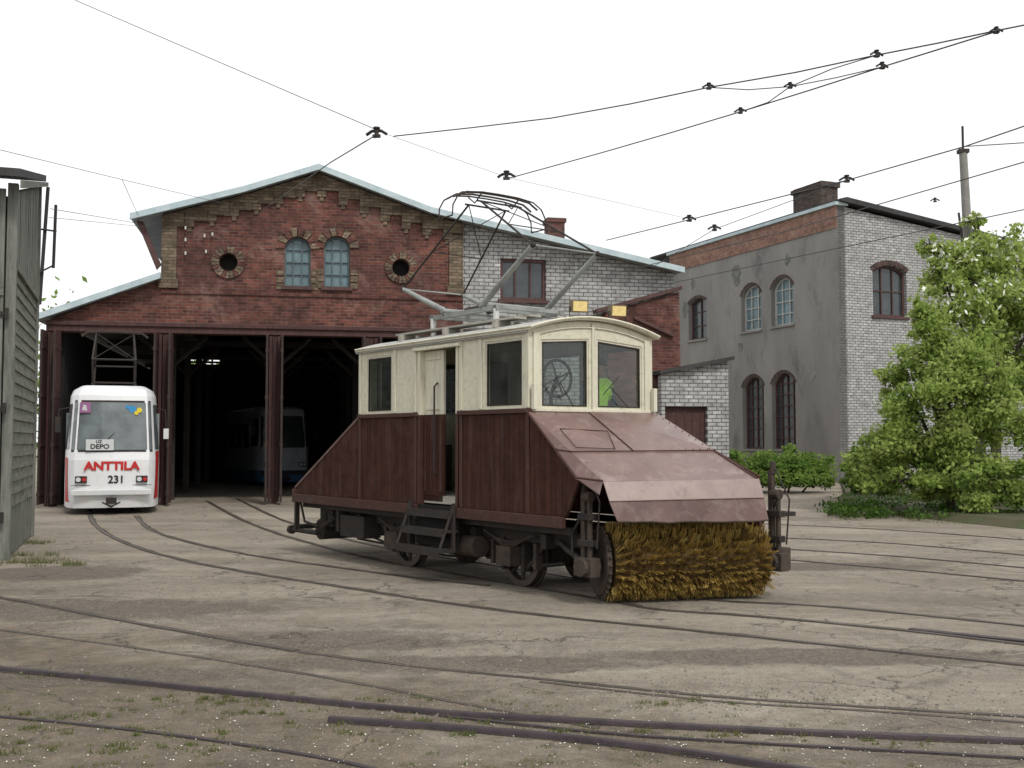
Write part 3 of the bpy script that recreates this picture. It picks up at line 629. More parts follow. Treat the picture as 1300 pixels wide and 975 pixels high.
def cabwin(M,Q):
    cx=sum(p[0] for p in Q)/4; cy=sum(p[1] for p in Q)/4
    def sh(d): return [(p[0]+(d if p[0]<cx else -d),p[1]+(d if p[1]<cy else -d)) for p in Q]
    b=MB(); b.ring(Q,sh(.032),-.05,-.012,m_cream); w=b.build("window",sw,M)
    MB().poly([(p[0],p[1],-.03) for p in sh(.03)],m_glass).build("pane",w)
    b=MB(); b.ring(sh(.026),sh(.042),-.028,-.006,m_iron); b.build("gasket",w)
def q4(a,b_,c,d): return [(a,c),(b_,c),(b_,d),(a,d)]
for P in hn: cabwin(MN,P)
cabwin(MFR,fr1); cabwin(MFR,fr2)
cabwin(MFA,q4(.13,.86,2.14,2.94)); cabwin(MFA,q4(1.3,2.4,2.14,2.94)); cabwin(MFA,q4(3.05,3.72,2.14,2.93))
cabwin(MRE,q4(-1.7,-1.05,2.14,2.93)); cabwin(MRE,q4(-.9,-.25,2.14,2.93))
b=MB()
for x in (-3.9,-2.95,-2.43,-1.36,-.95,-.02): b.b2((x-.03,-.02,zB+.04),(x+.03,-.001,zE_-.0),m_cream)
b.b2((-3.9,-.012,2.98),(0,-.001,3.02),m_cream)
b.build("side_pillars",sw,off=OFF,bevel=.004)
b=MB()
b.b2((.001,.05,zB+.01),(.02,.14,3.0),m_cream); b.b2((.001,W-.14,zB+.01),(.02,W-.05,3.0),m_cream); b.b2((.001,.94,zB+.01),(.022,.985,3.15),m_cream)
b.b2((.001,.02,zB+.0),(.035,W-.02,zB+.035),m_cream)
b.tube([(.012,v,ro(v)-.13) for v in [W*(.06+.88*i/10) for i in range(11)]],.010,m_cream,5)
for y in (.0,W-.06): b.b2((.036,y,zB+.02),(.09,y+.06,2.4),m_cream)
b.build("front_pillars",sw,off=OFF,bevel=.004)
for P in (((1.5,2.15),(1.2,2.40)),((.62,2.15),(.42,2.42))):
    b=MB(); (y0,z0),(y1,z1)=P; b.tube([(.05,y0,z0),(.05,y1,z1)],.006,m_iron,5); b.tube([(.05,y1-.12,z1-.1),(.05,y1+.14,z1+.13)],.006,m_iron,5); b.build("wiper",sw,off=OFF)
ps=[(-.05+(W+.10)*i/16) for i in range(17)]
pr=[(-3.98,v,ro(v)) for v in ps]+[(-3.98,v,ro(v)-.045) for v in reversed(ps)]
n=len(ps); b=MB()
vs=[Vector(p) for p in pr]+[Vector(p)+Vector((4.06,0,0)) for p in pr]; Nn=len(pr)
b.add(vs,[(i,i+1,Nn+i+1,Nn+i) for i in range(n-1)],m_creamroof); b.add(vs,[(i,(i+1)%Nn,Nn+(i+1)%Nn,Nn+i) for i in range(n-1,Nn)]+[(i,Nn-1-i,Nn-2-i,i+1) for i in range(n-1)]+[(Nn+i+1,Nn+Nn-2-i,Nn+Nn-1-i,Nn+i) for i in range(n-1)],m_cream)
b.build("roof",sw,off=OFF,smooth=50)
b=MB(); b.tube([(.085,v,ro(v)-.015) for v in ps],.017,m_cream,6)
b.tube([(-3.97,-.055,3.05),(.08,-.055,3.05)],.014,m_cream,6); b.tube([(-3.97,-.035,3.0),(.0,-.035,3.0)],.01,m_creamroof,6); b.build("roof_moulding",sw,off=OFF,smooth=50)
for v in (.72,1.34):
    b=MB(); z=.12; b.b2((-.06,-.1,z-.07),(.055,.1,z+.07),m_lamph); b.b2((.056,-.088,z-.058),(.062,.088,z+.058),m_lamp); b.tube([(0,-.11,z),(0,-.11,.0),(0,.11,.0),(0,.11,z)],.008,m_iron,5)
    o=b.build("floodlight",sw,OM@Matrix.Translation((.02,v,ro(v)))@Matrix.Rotation(-.35,4,'Z')@Matrix.Rotation(.1,4,'Y'),bevel=.008)
b=MB(); b.b2((dU0+.02,.06,.97),(-1.86,.1,zB),m_brown); b.b2((dU0+.02,.06,zB+.001),(-1.86,.1,2.92),m_cream); b.b2((dU0+.04,.045,1.1),(dU0+.08,.06,zB-.02),m_brownp); b.b2((-1.93,.045,1.1),(-1.88,.059,2.0),m_brownp); b.b2((dU0+.07,.048,2.15),(-1.92,.059,2.19),m_cream); b.b2((dU0+.07,.048,2.8),(-1.92,.059,2.84),m_cream)
o=b.build("sliding_door",sw,off=OFF,bevel=.004)
MB().tube([(-1.98,.05,1.3),(-1.98,.0,1.34),(-1.98,.0,2.45),(-1.98,.05,2.5)],.012,m_iron,6).build("door_handle",o,off=OFF)
for u in (dU0,dU1):
    MB().b2((u-.03,-.01,.93),(u+.025,.12,zB),m_brownp).build("door_post",sw,off=OFF); MB().b2((u-.03,-.01,zB+.001),(u+.025,.12,2.93),m_cream).build("door_post",sw,off=OFF)
MB().b2((dU0-.1,-.06,2.93),(dU1+.1,.0,2.97),m_cream).build("door_rail",sw,off=OFF)
b=MB()
for u in (-2.42,-1.42): b.b2((u-.02,-.1,.38),(u+.02,-.06,.98),m_iron); b.b2((u-.02,-.3,.38),(u+.02,-.1,.42),m_iron); b.tube([(u,-.29,.4),(u,-.07,.96)],.018,m_iron,5)
for z,y in ((.39,-.3),(.62,-.22),(.84,-.14)): b.b2((-2.42,y,z),(-1.42,y+.22,z+.03),m_iron); b.b2((-2.42,y-.005,z-.05),(-1.42,y+.012,z+.05),m_iron)
b.b2((-2.4,.0,.42),(-1.44,.02,.93),m_black)
b.build("boarding_step",sw,off=OFF)
b=MB(); b.b2((-3.88,.06,.95),(-.03,W-.06,1.05),m_wood); b.b2((-5.9,.06,.80),(-3.9,W-.06,.93),m_iron); b.b2((-.03,.03,.95),(-.0,W-.03,zB),m_brown)
b.b2((-3.85,.1,1.06),(-2.9,.9,1.7),m_iron)
b.b2((-2.9,W-.5,1.06),(-1.2,W-.1,2.0),m_greyboard); b.b2((-2.95,1.0,1.06),(-2.9,W-.08,2.9),m_brownp)
b.build("cab_interior",sw,off=OFF)
b=MB(); b.b2((-.42,1.3,1.06),(-.06,1.86,2.02),m_iron); b.cyl((-.24,1.47,2.02),(-.24,1.47,2.1),.03,m_rust,10); b.tube([(-.24,1.47,2.1),(-.37,1.47,2.12)],.014,m_rust,6); b.cyl((-.38,1.47,2.1),(-.38,1.47,2.19),.016,m_rust,8)
b.build("controller",sw,off=OFF,bevel=.01)
b=MB(); hc=.66
pts=[(-.3,hc+.22*math.cos(t*math.pi/12),2.5+.22*math.sin(t*math.pi/12)) for t in range(24)]
b.tube(pts,.02,m_iron,6,closed=True)
for t in range(4): a=t*math.pi/2+.4; b.tube([(-.3,hc,2.5),(-.3,hc+.22*math.cos(a),2.5+.22*math.sin(a))],.012,m_iron,5)
b.tube([(-.3,hc,2.5),(-.42,hc,2.3),(-.42,hc,1.06)],.025,m_iron,8); b.build("handbrake_wheel",sw,off=OFF)
b=MB()
for v in (.36,1.59):
    b.b2((-5.4,v-.04,.56),(.75,v+.04,.72),m_iron)
    for u in (-3.3,-.72):
        b.b2((u-.14,v-.2 if v<1 else v+.02,.27),(u+.14,v-.02 if v<1 else v+.2,.5),m_rust)
        for s_ in (-1,1): b.b2((u+s_*.2-.03,v-.06,.2),(u+s_*.2+.03,v+.06,.6),m_iron); b.tube([(u+s_*.2,v,.22),(u+s_*.62,v,.6)],.025,m_iron,6)
        vv_=v-.12 if v<1 else v+.12
        for k in range(5): 
            hw=.5-k*.08; b.tube([(u-hw,vv_,.66-.028*k),(u-hw*.5,vv_,.575-.024*k),(u,vv_,.55-.022*k),(u+hw*.5,vv_,.575-.024*k),(u+hw,vv_,.66-.028*k)],.014,m_rust,5)
        for s_ in (-1,1): b.b2((u+s_*.42-.03,v-.05,.25),(u+s_*.42+.03,v+.05,.55),m_rust); b.tube([(u+s_*.5,v,.3),(u+s_*.9,v,.36)],.018,m_iron,5)
    b.tube([(-4.6,v,.3),(-2.2,v,.25),(-1.5,v,.3)],.016,m_iron,5)
for u in (-5.3,-4.3,-2.6,-1.4,.0,.7): b.b2((u-.05,.2,.52),(u+.05,W-.2,.68),m_iron)
b.b2((-2.9,.5,.25),(-2.1,1.4,.66),m_iron); b.b2((-1.6,.55,.25),(-1.0,1.35,.62),m_iron)
b.cyl((-1.75,.18,.45),(-1.2,.18,.45),.13,m_rust,14); b.b2((-4.7,.12,.35),(-4.0,.4,.66),m_iron)
b.b2((-5.9,.1,.72),(.6,.2,.8),m_iron); b.b2((-5.9,W-.2,.72),(1.4,W-.1,.8),m_iron)
b.build("underframe",sw,off=OFF)
def wheel(u,v):
    b=MB(); s_=1 if v<1 else -1; r=.37; y=v; n=32
    def rg(r0,r1,y0,y1,m):
        vs=[];
        for rr,yy in ((r0,y0),(r1,y0),(r1,y1),(r0,y1)):
            for k in range(n): a=2*math.pi*k/n; vs.append((u+rr*math.sin(a),yy,r+rr*math.cos(a)))
        fs_=[(q*n+k,q*n+(k+1)%n,((q+1)%4)*n+(k+1)%n,((q+1)%4)*n+k) for q in range(4) for k in range(n)]
        b.add(vs,fs_,m)
    rg(r-.075,r,y-.045,y+.045,m_rail); rg(r-.06,r+.025,y+s_*.045,y+s_*.07,m_rust); rg(.001,.09,y-.07,y+.07,m_rust)
    for k in range(8):
        a=2*math.pi*k/8; b.tube([(u+.07*math.sin(a),y,r+.07*math.cos(a)),(u+(r-.06)*math.sin(a),y,r+(r-.06)*math.cos(a))],[.035,.025],m_rust,6)
    return b.build("wheel",sw,off=OFF,smooth=40)
for u in (-3.3,-.72):
    for v in (.47,1.47): wheel(u,v)
    b=MB(); b.cyl((u,.3,.37),(u,1.65,.37),.06,m_iron,12); b.cyl((u,.75,.4),(u,1.2,.4),.2,m_iron,14); b.build("axle",sw,off=OFF,smooth=40)
P0=SL((1.03,11.92,.43)); P1=SL((2.80,12.35,.43)); ax=(P1-P0); Lb=ax.length; ax=ax.normalized(); bx=ax.cross(UP).normalized(); 
b=MB(); b.cyl(P0,P1,.33,m_brcore,24)
random.seed(3)
rows=30; cols=38
for r_ in range(rows):
    for c_ in range(cols):
        th0=(r_+.5*(c_%2)+U(-.15,.15))/rows*2*math.pi+.35*math.sin(c_*.33); t0=(c_+.5+U(-.2,.2))/cols*Lb
        tone=random.choice((0,0,0,1,1,2)); lean=U(-.05,.05)
        for q_ in range(15):
            th=th0+U(-.045,.045); t=min(max(t0+U(-.018,.018),0),Lb); d=bx*math.cos(th)+UP*math.sin(th); tg=d.cross(ax)
            tip=.425+U(-.03,.018); fan=(th-th0)*1.6
            p=P0+ax*t+d*.30; q=P0+ax*(t+(t-t0)*1.2+lean)+d*tip+tg*(-fan*.25+U(-.014,.014)+.03)
            if q.z<.008: q.z=.008+.02*R(); q+=bx*U(-.04,.04)
            an=U(0,6.28); wv=(ax*math.cos(an)+tg*math.sin(an))*.005
            b.add([p-wv,p+wv,q+wv*.6,q-wv*.6],[(0,1,2,3)],m_br[tone if R()<.75 else random.choice((0,1,2))])
b.build("rotary_brush",sw,off=OFF)
def gear(base,far=False):
    b=MB(); x,y=base.x,base.y
    b.b2((x-.03,y-.03,.45),(x+.03,y+.03,1.42),m_rust); b.b2((x+.07,y-.025,.3),(x+.11,y+.025,1.2),m_rust)
    b.cyl((x+.02,y,1.38),(x+.02,y,1.52),.035,m_rust,8); b.cyl((x-.0,y,1.15),(x+.12,y,1.15),.06,m_rust,10)
    for z in (.62,.9): b.b2((x-.06,y-.05,z),(x+.15,y+.05,z+.07),m_iron)
    b.b2((x-.1,y-.07,.3),(x+.18,y+.07,.5),m_rust); b.cyl((x+.05,y-.12,.4),(x+.05,y+.12,.4),.1,m_rust,12)
    b.tube([(x,y,.45),(x-.35,y+.05,.55),(x-.6,y+.15*(1 if not far else -1),.62)],.035,m_iron,6)
    b.tube([(x+.1,y,1.1),(x-.2,y,.75),(x-.2,y,.5)],.018,m_iron,6)
    b.tube([(x+.02,y,1.5),(x+.25,y,1.1),(x+.2,y,.6)],.012,m_iron,5)
    return b
gear(SL((.78,11.72,0))).build("brush_lifting_gear",sw,off=OFF,bevel=.006)
q=SL((2.93,12.25,0)); bb=gear(q,True); bb.b2((q.x-.1,q.y+.05,.9),(q.x+.1,q.y+.3,.95),m_iron); bb.b2((q.x-.05,q.y-.0,.3),(q.x+.1,q.y+.2,.55),m_rust); bb.build("brush_lifting_gear",sw,off=OFF,bevel=.006)
b=MB(); c=P0-ax*.07
b.cyl(c-ax*.03,c+ax*.02,.36,m_rust,28)
for k in range(28):
    a=2*math.pi*k/28; d=bx*math.cos(a)+UP*math.sin(a); b.tube([c+d*.34,c+d*.40],[.03,.012],m_rust,4)
b.cyl(c-ax*.12,c+ax*.05,.09,m_iron,12); b.build("brush_sprocket",sw,off=OFF)
b=MB(); b.cyl(P1,P1+ax*.12,.1,m_iron,12); b.cyl(P1-ax*.0,P1+ax*.03,.28,m_rust,20); b.build("brush_bearing",sw,off=OFF)
b=MB(); b.tube([(-6.25,.1,.34),(-5.4,.1,.34)],.035,m_iron,8); b.cyl((-6.33,.1,.34),(-6.25,.1,.34),.07,m_iron,10)
b.b2((-6.1,.05,.34),(-6.05,.12,.85),m_iron); b.tube([(-5.5,.1,.34),(-5.0,.2,.6)],.03,m_iron,6); b.b2((-5.5,.2,.45),(-5.1,.6,.8),m_iron); b.tube([(-6.05,.1,.4),(-6.05,W-.1,.4)],.04,m_iron,8); b.cyl((-5.6,.25,.38),(-5.6,W-.25,.38),.16,m_iron,16)
b.b2((-4.9,.15,.4),(-4.8,.3,.8),m_iron); b.tube([(-5.9,.06,.8),(-5.75,.06,.5),(-5.3,.06,.45)],.02,m_iron,6); b.build("rear_coupler_gear",sw,off=OFF)
for v in (.3,.52,1.42,1.64): MB().b2((-3.3,v-.09,ro(v)+.061),(-.55,v+.09,ro(v)+.085),m_wood).build("roof_walkway",sw,off=OFF)
for u in (-3.1,-2.0,-.9):
    for v in (.3,1.5): MB().b2((u-.03,v-.15,ro(v)-.03),(u+.03,v+.25,ro(v)+.06),m_wood).build("walkway_support",sw,off=OFF)
b=MB()
for v in (.45,1.49): b.b2((-2.75,v-.03,3.40),(-1.2,v+.03,3.46),m_panto)
for u in (-2.7,-2.42,-1.54,-1.25): b.b2((u-.03,.42,3.42),(u+.03,1.52,3.47),m_panto)
for u in (-2.7,-1.25):
    for v in (.45,1.49): b.cyl((u,v,ro(v)-.02),(u,v,3.42),.04,m_ins,10)
for s_,pv,kx,kz in ((1,-1.54,-.5,4.12),(-1,-2.42,-3.5,3.92)):
    b.cyl((pv,.4,3.5),(pv,1.54,3.5),.035,m_panto,10)
    for v in (.45,1.49): b.cyl((pv,v,3.5),(kx,v,kz),.042,m_panto,10,.03); b.sph((kx,v,kz),.038,m_iron,8,6)
    b.cyl((kx,.42,kz),(kx,1.52,kz),.011,m_panto,8)
    hx=-2.02+s_*.14
    for v,hv in ((.45,.66),(1.49,1.28)): b.cyl((kx,v,kz),(hx,hv,4.93),.014,m_iron,6)
    yk0=.45+.21*.45; yk1=1.49-.21*.45
    b.cyl((kx*.55+hx*.45,yk0,kz+(4.93-kz)*.45),(hx,1.28,4.93),.007,m_iron,5); b.cyl((kx*.55+hx*.45,yk1,kz+(4.93-kz)*.45),(hx,.66,4.93),.007,m_iron,5)
    b.cyl((kx*.55+hx*.45,yk0,kz+(4.93-kz)*.45),(kx*.55+hx*.45,yk1,kz+(4.93-kz)*.45),.008,m_iron,5)
    b.cyl((hx,.6,4.93),(hx,1.34,4.93),.013,m_iron,6)
b.cyl((-2.4,.8,3.54),(-1.56,.8,3.54),.035,m_rust,8); b.cyl((-2.4,1.15,3.54),(-1.56,1.15,3.54),.035,m_rust,8)
b.tube([(-2.42,.97,3.5),(-2.6,.97,3.6),(-3.0,.97,3.45)],.018,m_iron,6)
hb_=[(-.78,-.34),(-.77,-.2),(-.7,-.08),(-.56,0),(-.3,.03),(0,.035),(.3,.03),(.56,0),(.7,-.08),(.77,-.2),(.78,-.34)]
loop=[(-2.02+.16,.97+a,5.02+z) for a,z in hb_]+[(-2.02-.16,.97+a,5.02+z) for a,z in reversed(hb_)]
b.tube(loop,.011,m_iron,6,closed=True)
for du in (-.07,.07): b.tube([(-2.02+du,.97+a,5.03+z) for a,z in hb_[2:-2]],.014,m_rust,6)
for v in (.66,1.28): b.tube([(-2.17,v,5.03),(-2.02,v,4.93),(-1.87,v,5.03)],.01,m_iron,5)
b.build("pantograph",sw,off=OFF,smooth=40)
# ---------------------------------------------------------------- driver
def person(loc,rotz):
    J=[];E_=[];RD=[]
    def j(p,r,par=None):
        J.append(p); RD.append(r if isinstance(r,tuple) else (r,r)); i=len(J)-1
        if par is not None: E_.append((par,i))
        return i
    pel=j((0,0,.95),(.11,.15)); wa=j((0,0,1.1),(.10,.135),pel); ch=j((.02,0,1.28),(.115,.165),wa); uc=j((.03,0,1.42),(.09,.13),ch)
    nk=j((.05,0,1.49),.052,uc); hb=j((.075,0,1.56),(.078,.066),nk); hm=j((.085,0,1.63),(.094,.078),hb); j((.075,0,1.70),(.07,.062),hm)
    for s_ in (1,-1):
        sh=j((.01,s_*.19,1.40),.062,uc)
        if s_==1: el=j((.04,.27,1.13),.045,sh); wr=j((.22,.26,1.02),.03,el); pa=j((.3,.25,.99),(.018,.036),wr)
        else: el=j((.06,-.25,1.14),.045,sh); wr=j((.12,-.10,1.09),.03,el); pa=j((.16,-.03,1.10),(.018,.036),wr)
        px=J[pa]; dx=Vector(px)-Vector(J[wr]); dx.normalize(); sd_=Vector((-dx.y,dx.x,0))
        for k,(o_,l_) in enumerate(((-.03,.07),(-.01,.08),(.01,.075),(.03,.06))):
            p1=Vector(px)+dx*.045+sd_*o_; a=j(tuple(p1),.0095,pa); a=j(tuple(p1+dx*l_*.5+UP*-.012),.0088,a); j(tuple(p1+dx*l_*.6+UP*-.045),.0078,a)
        t1=Vector(px)+sd_*(.035*(-s_))+UP*.005; a=j(tuple(t1),.011,pa); j(tuple(t1+dx*.035+sd_*(-s_*.015)-UP*.015),.009,a)
        hp=j((0,s_*.09,.88),.088,pel); kn_=j((.02,s_*.1,.49),.062,hp); an=j((-.01,s_*.1,.08),.042,kn_); j((.13,s_*.12,.035),(.04,.03),an)
    me=bpy.data.meshes.new("p"); me.from_pydata([tuple(p) for p in J],E_,[]); o=bpy.data.objects.new("p",me); COL.objects.link(o)
    o.modifiers.new('s','SKIN'); 
    for i,r in enumerate(RD): me.skin_vertices[0].data[i].radius=r
    me.skin_vertices[0].data[0].use_root=True
    sb=o.modifiers.new('ss','SUBSURF'); sb.levels=2
    dg=bpy.context.evaluated_depsgraph_get(); dg.update(); nm=bpy.data.meshes.new_from_object(o.evaluated_get(dg)); bpy.data.objects.remove(o)
    nm.materials.clear(); nm.materials.append(m_skin); nm.materials.append(m_cloth)
    vest=[]
    for p in nm.polygons:
        p.use_smooth=True; c=p.center
        hand=(c.x>.23 and c.y>.15 and .8<c.z<1.2) or (abs(c.y+.03)<.09 and c.x>.12 and 1.0<c.z<1.2)
        p.material_index=0 if (c.z>1.485 or hand) else 1
        if .92<c.z<1.47 and abs(c.y)<.2 and c.x<.18 and not hand: vest.append(p.index)
    body=bpy.data.objects.new("person",nm); COL.objects.link(body); body.matrix_basis=Matrix.Translation(loc)@Matrix.Rotation(rotz,4,'Z')
    top(body,"driver in dark clothes and yellow-green hi-vis vest holding controller","person")
    mp={};V=[];F=[]
    for i in vest:
        f=[]
        for vi in nm.polygons[i].vertices:
            if vi not in mp: v=nm.vertices[vi]; mp[vi]=len(V); V.append(tuple(v.co+v.normal*.014))
            f.append(mp[vi])
        F.append(f)
    b=MB(); b.add(V,F,m_vest); b.build("hi_vis_vest",body,smooth=60)
    b=MB(); b.sph((.065,0,1.665),(.098,.083,.075),m_hair,16,10); b.build("hair",body,smooth=60)
    b=MB(); b.sph((.175,0,1.61),(.016,.011,.02),m_skin,8,6); b.sph((.165,.03,1.635),(.012,.014,.008),m_hair,8,6); b.sph((.165,-.03,1.635),(.012,.014,.008),m_hair,8,6); b.sph((.163,0,1.578),(.01,.024,.006),m_steelred,8,6)
    b.sph((.085,.08,1.615),(.02,.01,.03),m_skin,8,6); b.sph((.085,-.08,1.615),(.02,.01,.03),m_skin,8,6); b.build("face_features",body,smooth=60)
try: person(SW(-.54,1.5,1.06),math.atan2(UX.y,UX.x))
except Exception as ex: print("PERSON",ex)
# ---------------------------------------------------------------- trams
def text(body,size,m,parent,M,name="lettering",bold=.0,sx=1):
    cu=bpy.data.curves.new('t','FONT'); cu.body=body; cu.size=size; cu.align_x='CENTER'; cu.align_y='CENTER'; cu.extrude=.004; cu.offset=bold
    o=bpy.data.objects.new('t',cu); COL.objects.link(o); dg=bpy.context.evaluated_depsgraph_get(); dg.update(); me=bpy.data.meshes.new_from_object(o.evaluated_get(dg)); bpy.data.objects.remove(o)
    me.materials.clear(); me.materials.append(m); w=bpy.data.objects.new(name,me); COL.objects.link(w); w.parent=parent; w.matrix_basis=M@Matrix.Diagonal((sx,1,1,1)); return w
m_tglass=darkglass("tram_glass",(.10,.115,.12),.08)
m_tglass2=darkglass("unlit_tram_glass",(.02,.025,.03),.2)  # darker copy of the tram glass, depot dimness put into the colour
def tram(loc,rot,label,number=True,length=8.6):
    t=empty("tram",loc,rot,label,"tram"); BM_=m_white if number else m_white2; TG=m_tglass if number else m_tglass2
    lv=[(.16,.10),(.5,.02),(.62,.0),(1.3,.0),(1.45,.03),(2.2,.16),(2.85,.30),(3.0,.36),(3.1,.6)]
    def outline(z,y0,ins=0):
        w=1.1-ins
        tap=.0 if z<1.4 else min(.09,(z-1.4)*.06)
        w-=tap
        fr=[(-w,1.35),(-w*.95,.75),(-w*.87,.25),(-w*.76,.07),(-w*.4,.01),(0,0),(w*.4,.01),(w*.76,.07),(w*.87,.25),(w*.95,.75),(w,1.35)]
        return [(x,y+y0) for x,y in fr]+[(w,length),(-w,length)]
    b=MB(); vs=[];n=13
    for k,(z,y0) in enumerate(lv):
        ins=0 if z<3.0 else (.05 if z<3.05 else .2)
        vs+=[(x,y,z) for x,y in outline(z,y0,ins)]
    for k in range(len(lv)-1):
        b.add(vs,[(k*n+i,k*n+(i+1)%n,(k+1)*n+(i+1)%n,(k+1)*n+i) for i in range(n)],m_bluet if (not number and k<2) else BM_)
    b.add(vs[-n:],[list(range(n))],BM_); b.add(vs[:n],[list(range(n))[::-1]],m_iron)
    b.build("body",t,smooth=35)
    def pt(i,z,o_=.012):
        for k in range(len(lv)-1):
            if lv[k][0]<=z<=lv[k+1][0]: f_=(z-lv[k][0])/(lv[k+1][0]-lv[k][0]); y0=lv[k][1]*(1-f_)+lv[k+1][1]*f_; break
        O=outline(z,y0); a=int(min(i,9.999)); fr=i-a; p=Vector((*O[a],z)); q=Vector((*O[a+1],z)); v=p*(1-fr)+q*fr
        nrm=Vector(((q-p).y,-(q-p).x,0)).normalized(); return v+nrm*o_
    def panel(i0,i1,z0,z1,m,name,o_=.012,ni=8,sk=0,bow=0):
        b=MB(); nz=5; vs=[pt(i0+(i1-i0)*a/ni+sk*(c/nz)+bow*math.sin(math.pi*c/nz)*(1-2*a/ni),z0+(z1-z0)*c/nz,o_) for c in range(nz+1) for a in range(ni+1)]
        b.add(vs,[(c*(ni+1)+a,c*(ni+1)+a+1,(c+1)*(ni+1)+a+1,(c+1)*(ni+1)+a) for c in range(nz) for a in range(ni)],m); return b.build(name,t,smooth=30)
    panel(2.3,7.7,1.49,2.73,m_iron,"windscreen_seal",.006,12)
    panel(2.45,7.55,1.54,2.68,TG,"windscreen",.014,12)
    panel(.25,1.75,1.55,2.65,TG,"side_window"); panel(8.25,9.75,1.55,2.65,TG,"side_window")
    for s_ in (-1,1):
        for k in range(4): y=1.6+k*1.6; MB().b2((s_*1.06,y,1.5),(s_*1.102,y+1.35,2.45),TG).build("side_window",t)
    if number:
        text("ANTTILA",.27,m_red,t,wm((0,-.012,1.15),(1,0,0)),"lettering",.012,1.12)
        text("231",.25,m_textdark,t,wm((.1,-.012,.83),(1,0,0)),"fleet_number",.006)
        b=MB(); b.box((-.28,.0,1.66),(.62,.02,.26),m_sign); b.build("destination_board",t)
        text("UZ",.10,m_textdark,t,wm((-.30,-.012,1.735),(1,0,0)),"lettering",.003); text("DEPO",.15,m_textdark,t,wm((-.28,-.012,1.615),(1,0,0)),"lettering",.004,1.1)
        MB().box((-.62,.225,2.55),(.24,.02,.26),m_purple,Matrix.Rotation(-.19,3,'X')).build("poster",t)
        MB().poly([(-.70,.20,2.49),(-.58,.20,2.47),(-.6,.19,2.60),(-.66,.19,2.62)],m_sign).build("poster_mark",t)
        for x,z,r,mm in ((.44,2.52,.085,m_blue),(.60,2.50,.06,m_yellow),(.33,2.57,.045,m_blue),(.53,2.43,.05,m_yellow)): MB().cyl((x,.21-(2.55-z)*.19,z),(x,.222-(2.55-z)*.19,z),r,mm,16).build("round_sticker",t)
        panel(.9,2.1,.3,1.35,m_red,"red_side_flash",.01,sk=-.45,bow=.2); panel(8.0,9.4,.35,1.5,m_red,"red_side_flash",.01,sk=.35,bow=.2)
        b=MB(); b.tube([(.1,.13,2.0),(-.3,.0,1.6)],.012,m_iron,5); b.build("wiper",t)
        b=MB(); b.tube([(-.9,.02,.70),(.9,.02,.70)],.008,m_iron,5); b.build("body_seam",t)
    for x in (-.68,.68):
        b=MB(); b.b2((x-.13,-.01,.76),(x+.13,.06,.92),m_iron); b.cyl((x-.06,-.02,.84),(x-.06,0.01,.84),.055,m_sign,14); b.cyl((x+.07,-.02,.84),(x+.07,0.01,.84),.045,m_red if number else m_sign,12); b.build("headlight",t)
    b=MB(); b.b2((-.9,-.05,.46),(.9,.04,.60),m_sign if number else m_iron); b.build("bumper",t,bevel=.02)
    b=MB(); b.cyl((0,-.25,.36),(0,.1,.36),.06,m_iron,10); b.b2((-.12,-.3,.27),(.12,-.18,.42),m_iron); b.tube([(-.2,-.05,.3),(0,-.15,.2),(.2,-.05,.3)],.02,m_iron,5); b.build("coupler",t)
    for s_ in (-1,1):
        b=MB(); b.tube([(s_*1.0,.5,2.55),(s_*1.2,.2,2.5),(s_*1.22,.15,2.0)],.014,m_iron,5)
        b.b2((s_*1.22-.06,.12,1.95 if s_<0 else 1.8),(s_*1.22+.06,.17,2.32 if s_<0 else 2.05),m_sign if (s_>0 and number) else m_iron)
        b.build("mirror",t,bevel=.015)
    for y in (1.6,3.4,7):
        for x in (-.5,.5): MB().cyl((x-.05,y,.33),(x+.05,y,.33),.33,m_iron,20).build("wheel",t)
    MB().b2((-.9,.8,.12),(.9,length-.5,.5),m_black).build("underframe",t)
    b=MB()
    for x in (-.5,.5): b.b2((x-.03,1.2,3.1),(x+.03,3.2,3.2),m_iron); b.tube([(x,1.6,3.2),(x,.75,3.75),(x*.9,2.0,4.5)],.025,m_iron,6); b.tube([(x,2.6,3.2),(x,3.4,3.75),(x*.9,2.05,4.5)],.025,m_iron,6)
    for y,z in ((1.2,3.2),(3.2,3.2),(.75,3.75),(3.4,3.75)): b.tube([(-.5,y,z),(.5,y,z)],.025,m_iron,6)
    for dy in (-.12,.12): b.tube([(-.8,2.02+dy,4.42),(-.65,2.02+dy,4.53),(0,2.02+dy,4.56),(.65,2.02+dy,4.53),(.8,2.02+dy,4.42)],.02,m_rust,6)
    b.tube([(-.5,.75,3.75),(.45,2,4.5)],.01,m_iron,5); b.tube([(.5,.75,3.75),(-.45,2,4.5)],.01,m_iron,5); b.build("pantograph",t)
    return t
pf=atY(142,600,25.8)
tram((pf.x,25.8,0),.345,"white tram 231 with red ANTTILA lettering leaving depot bay")
pb=atY(362,600,42.0)
tram((pb.x,42.0,0),.42,"darkened white and blue tram standing inside the dark depot",number=False,length=7.5)
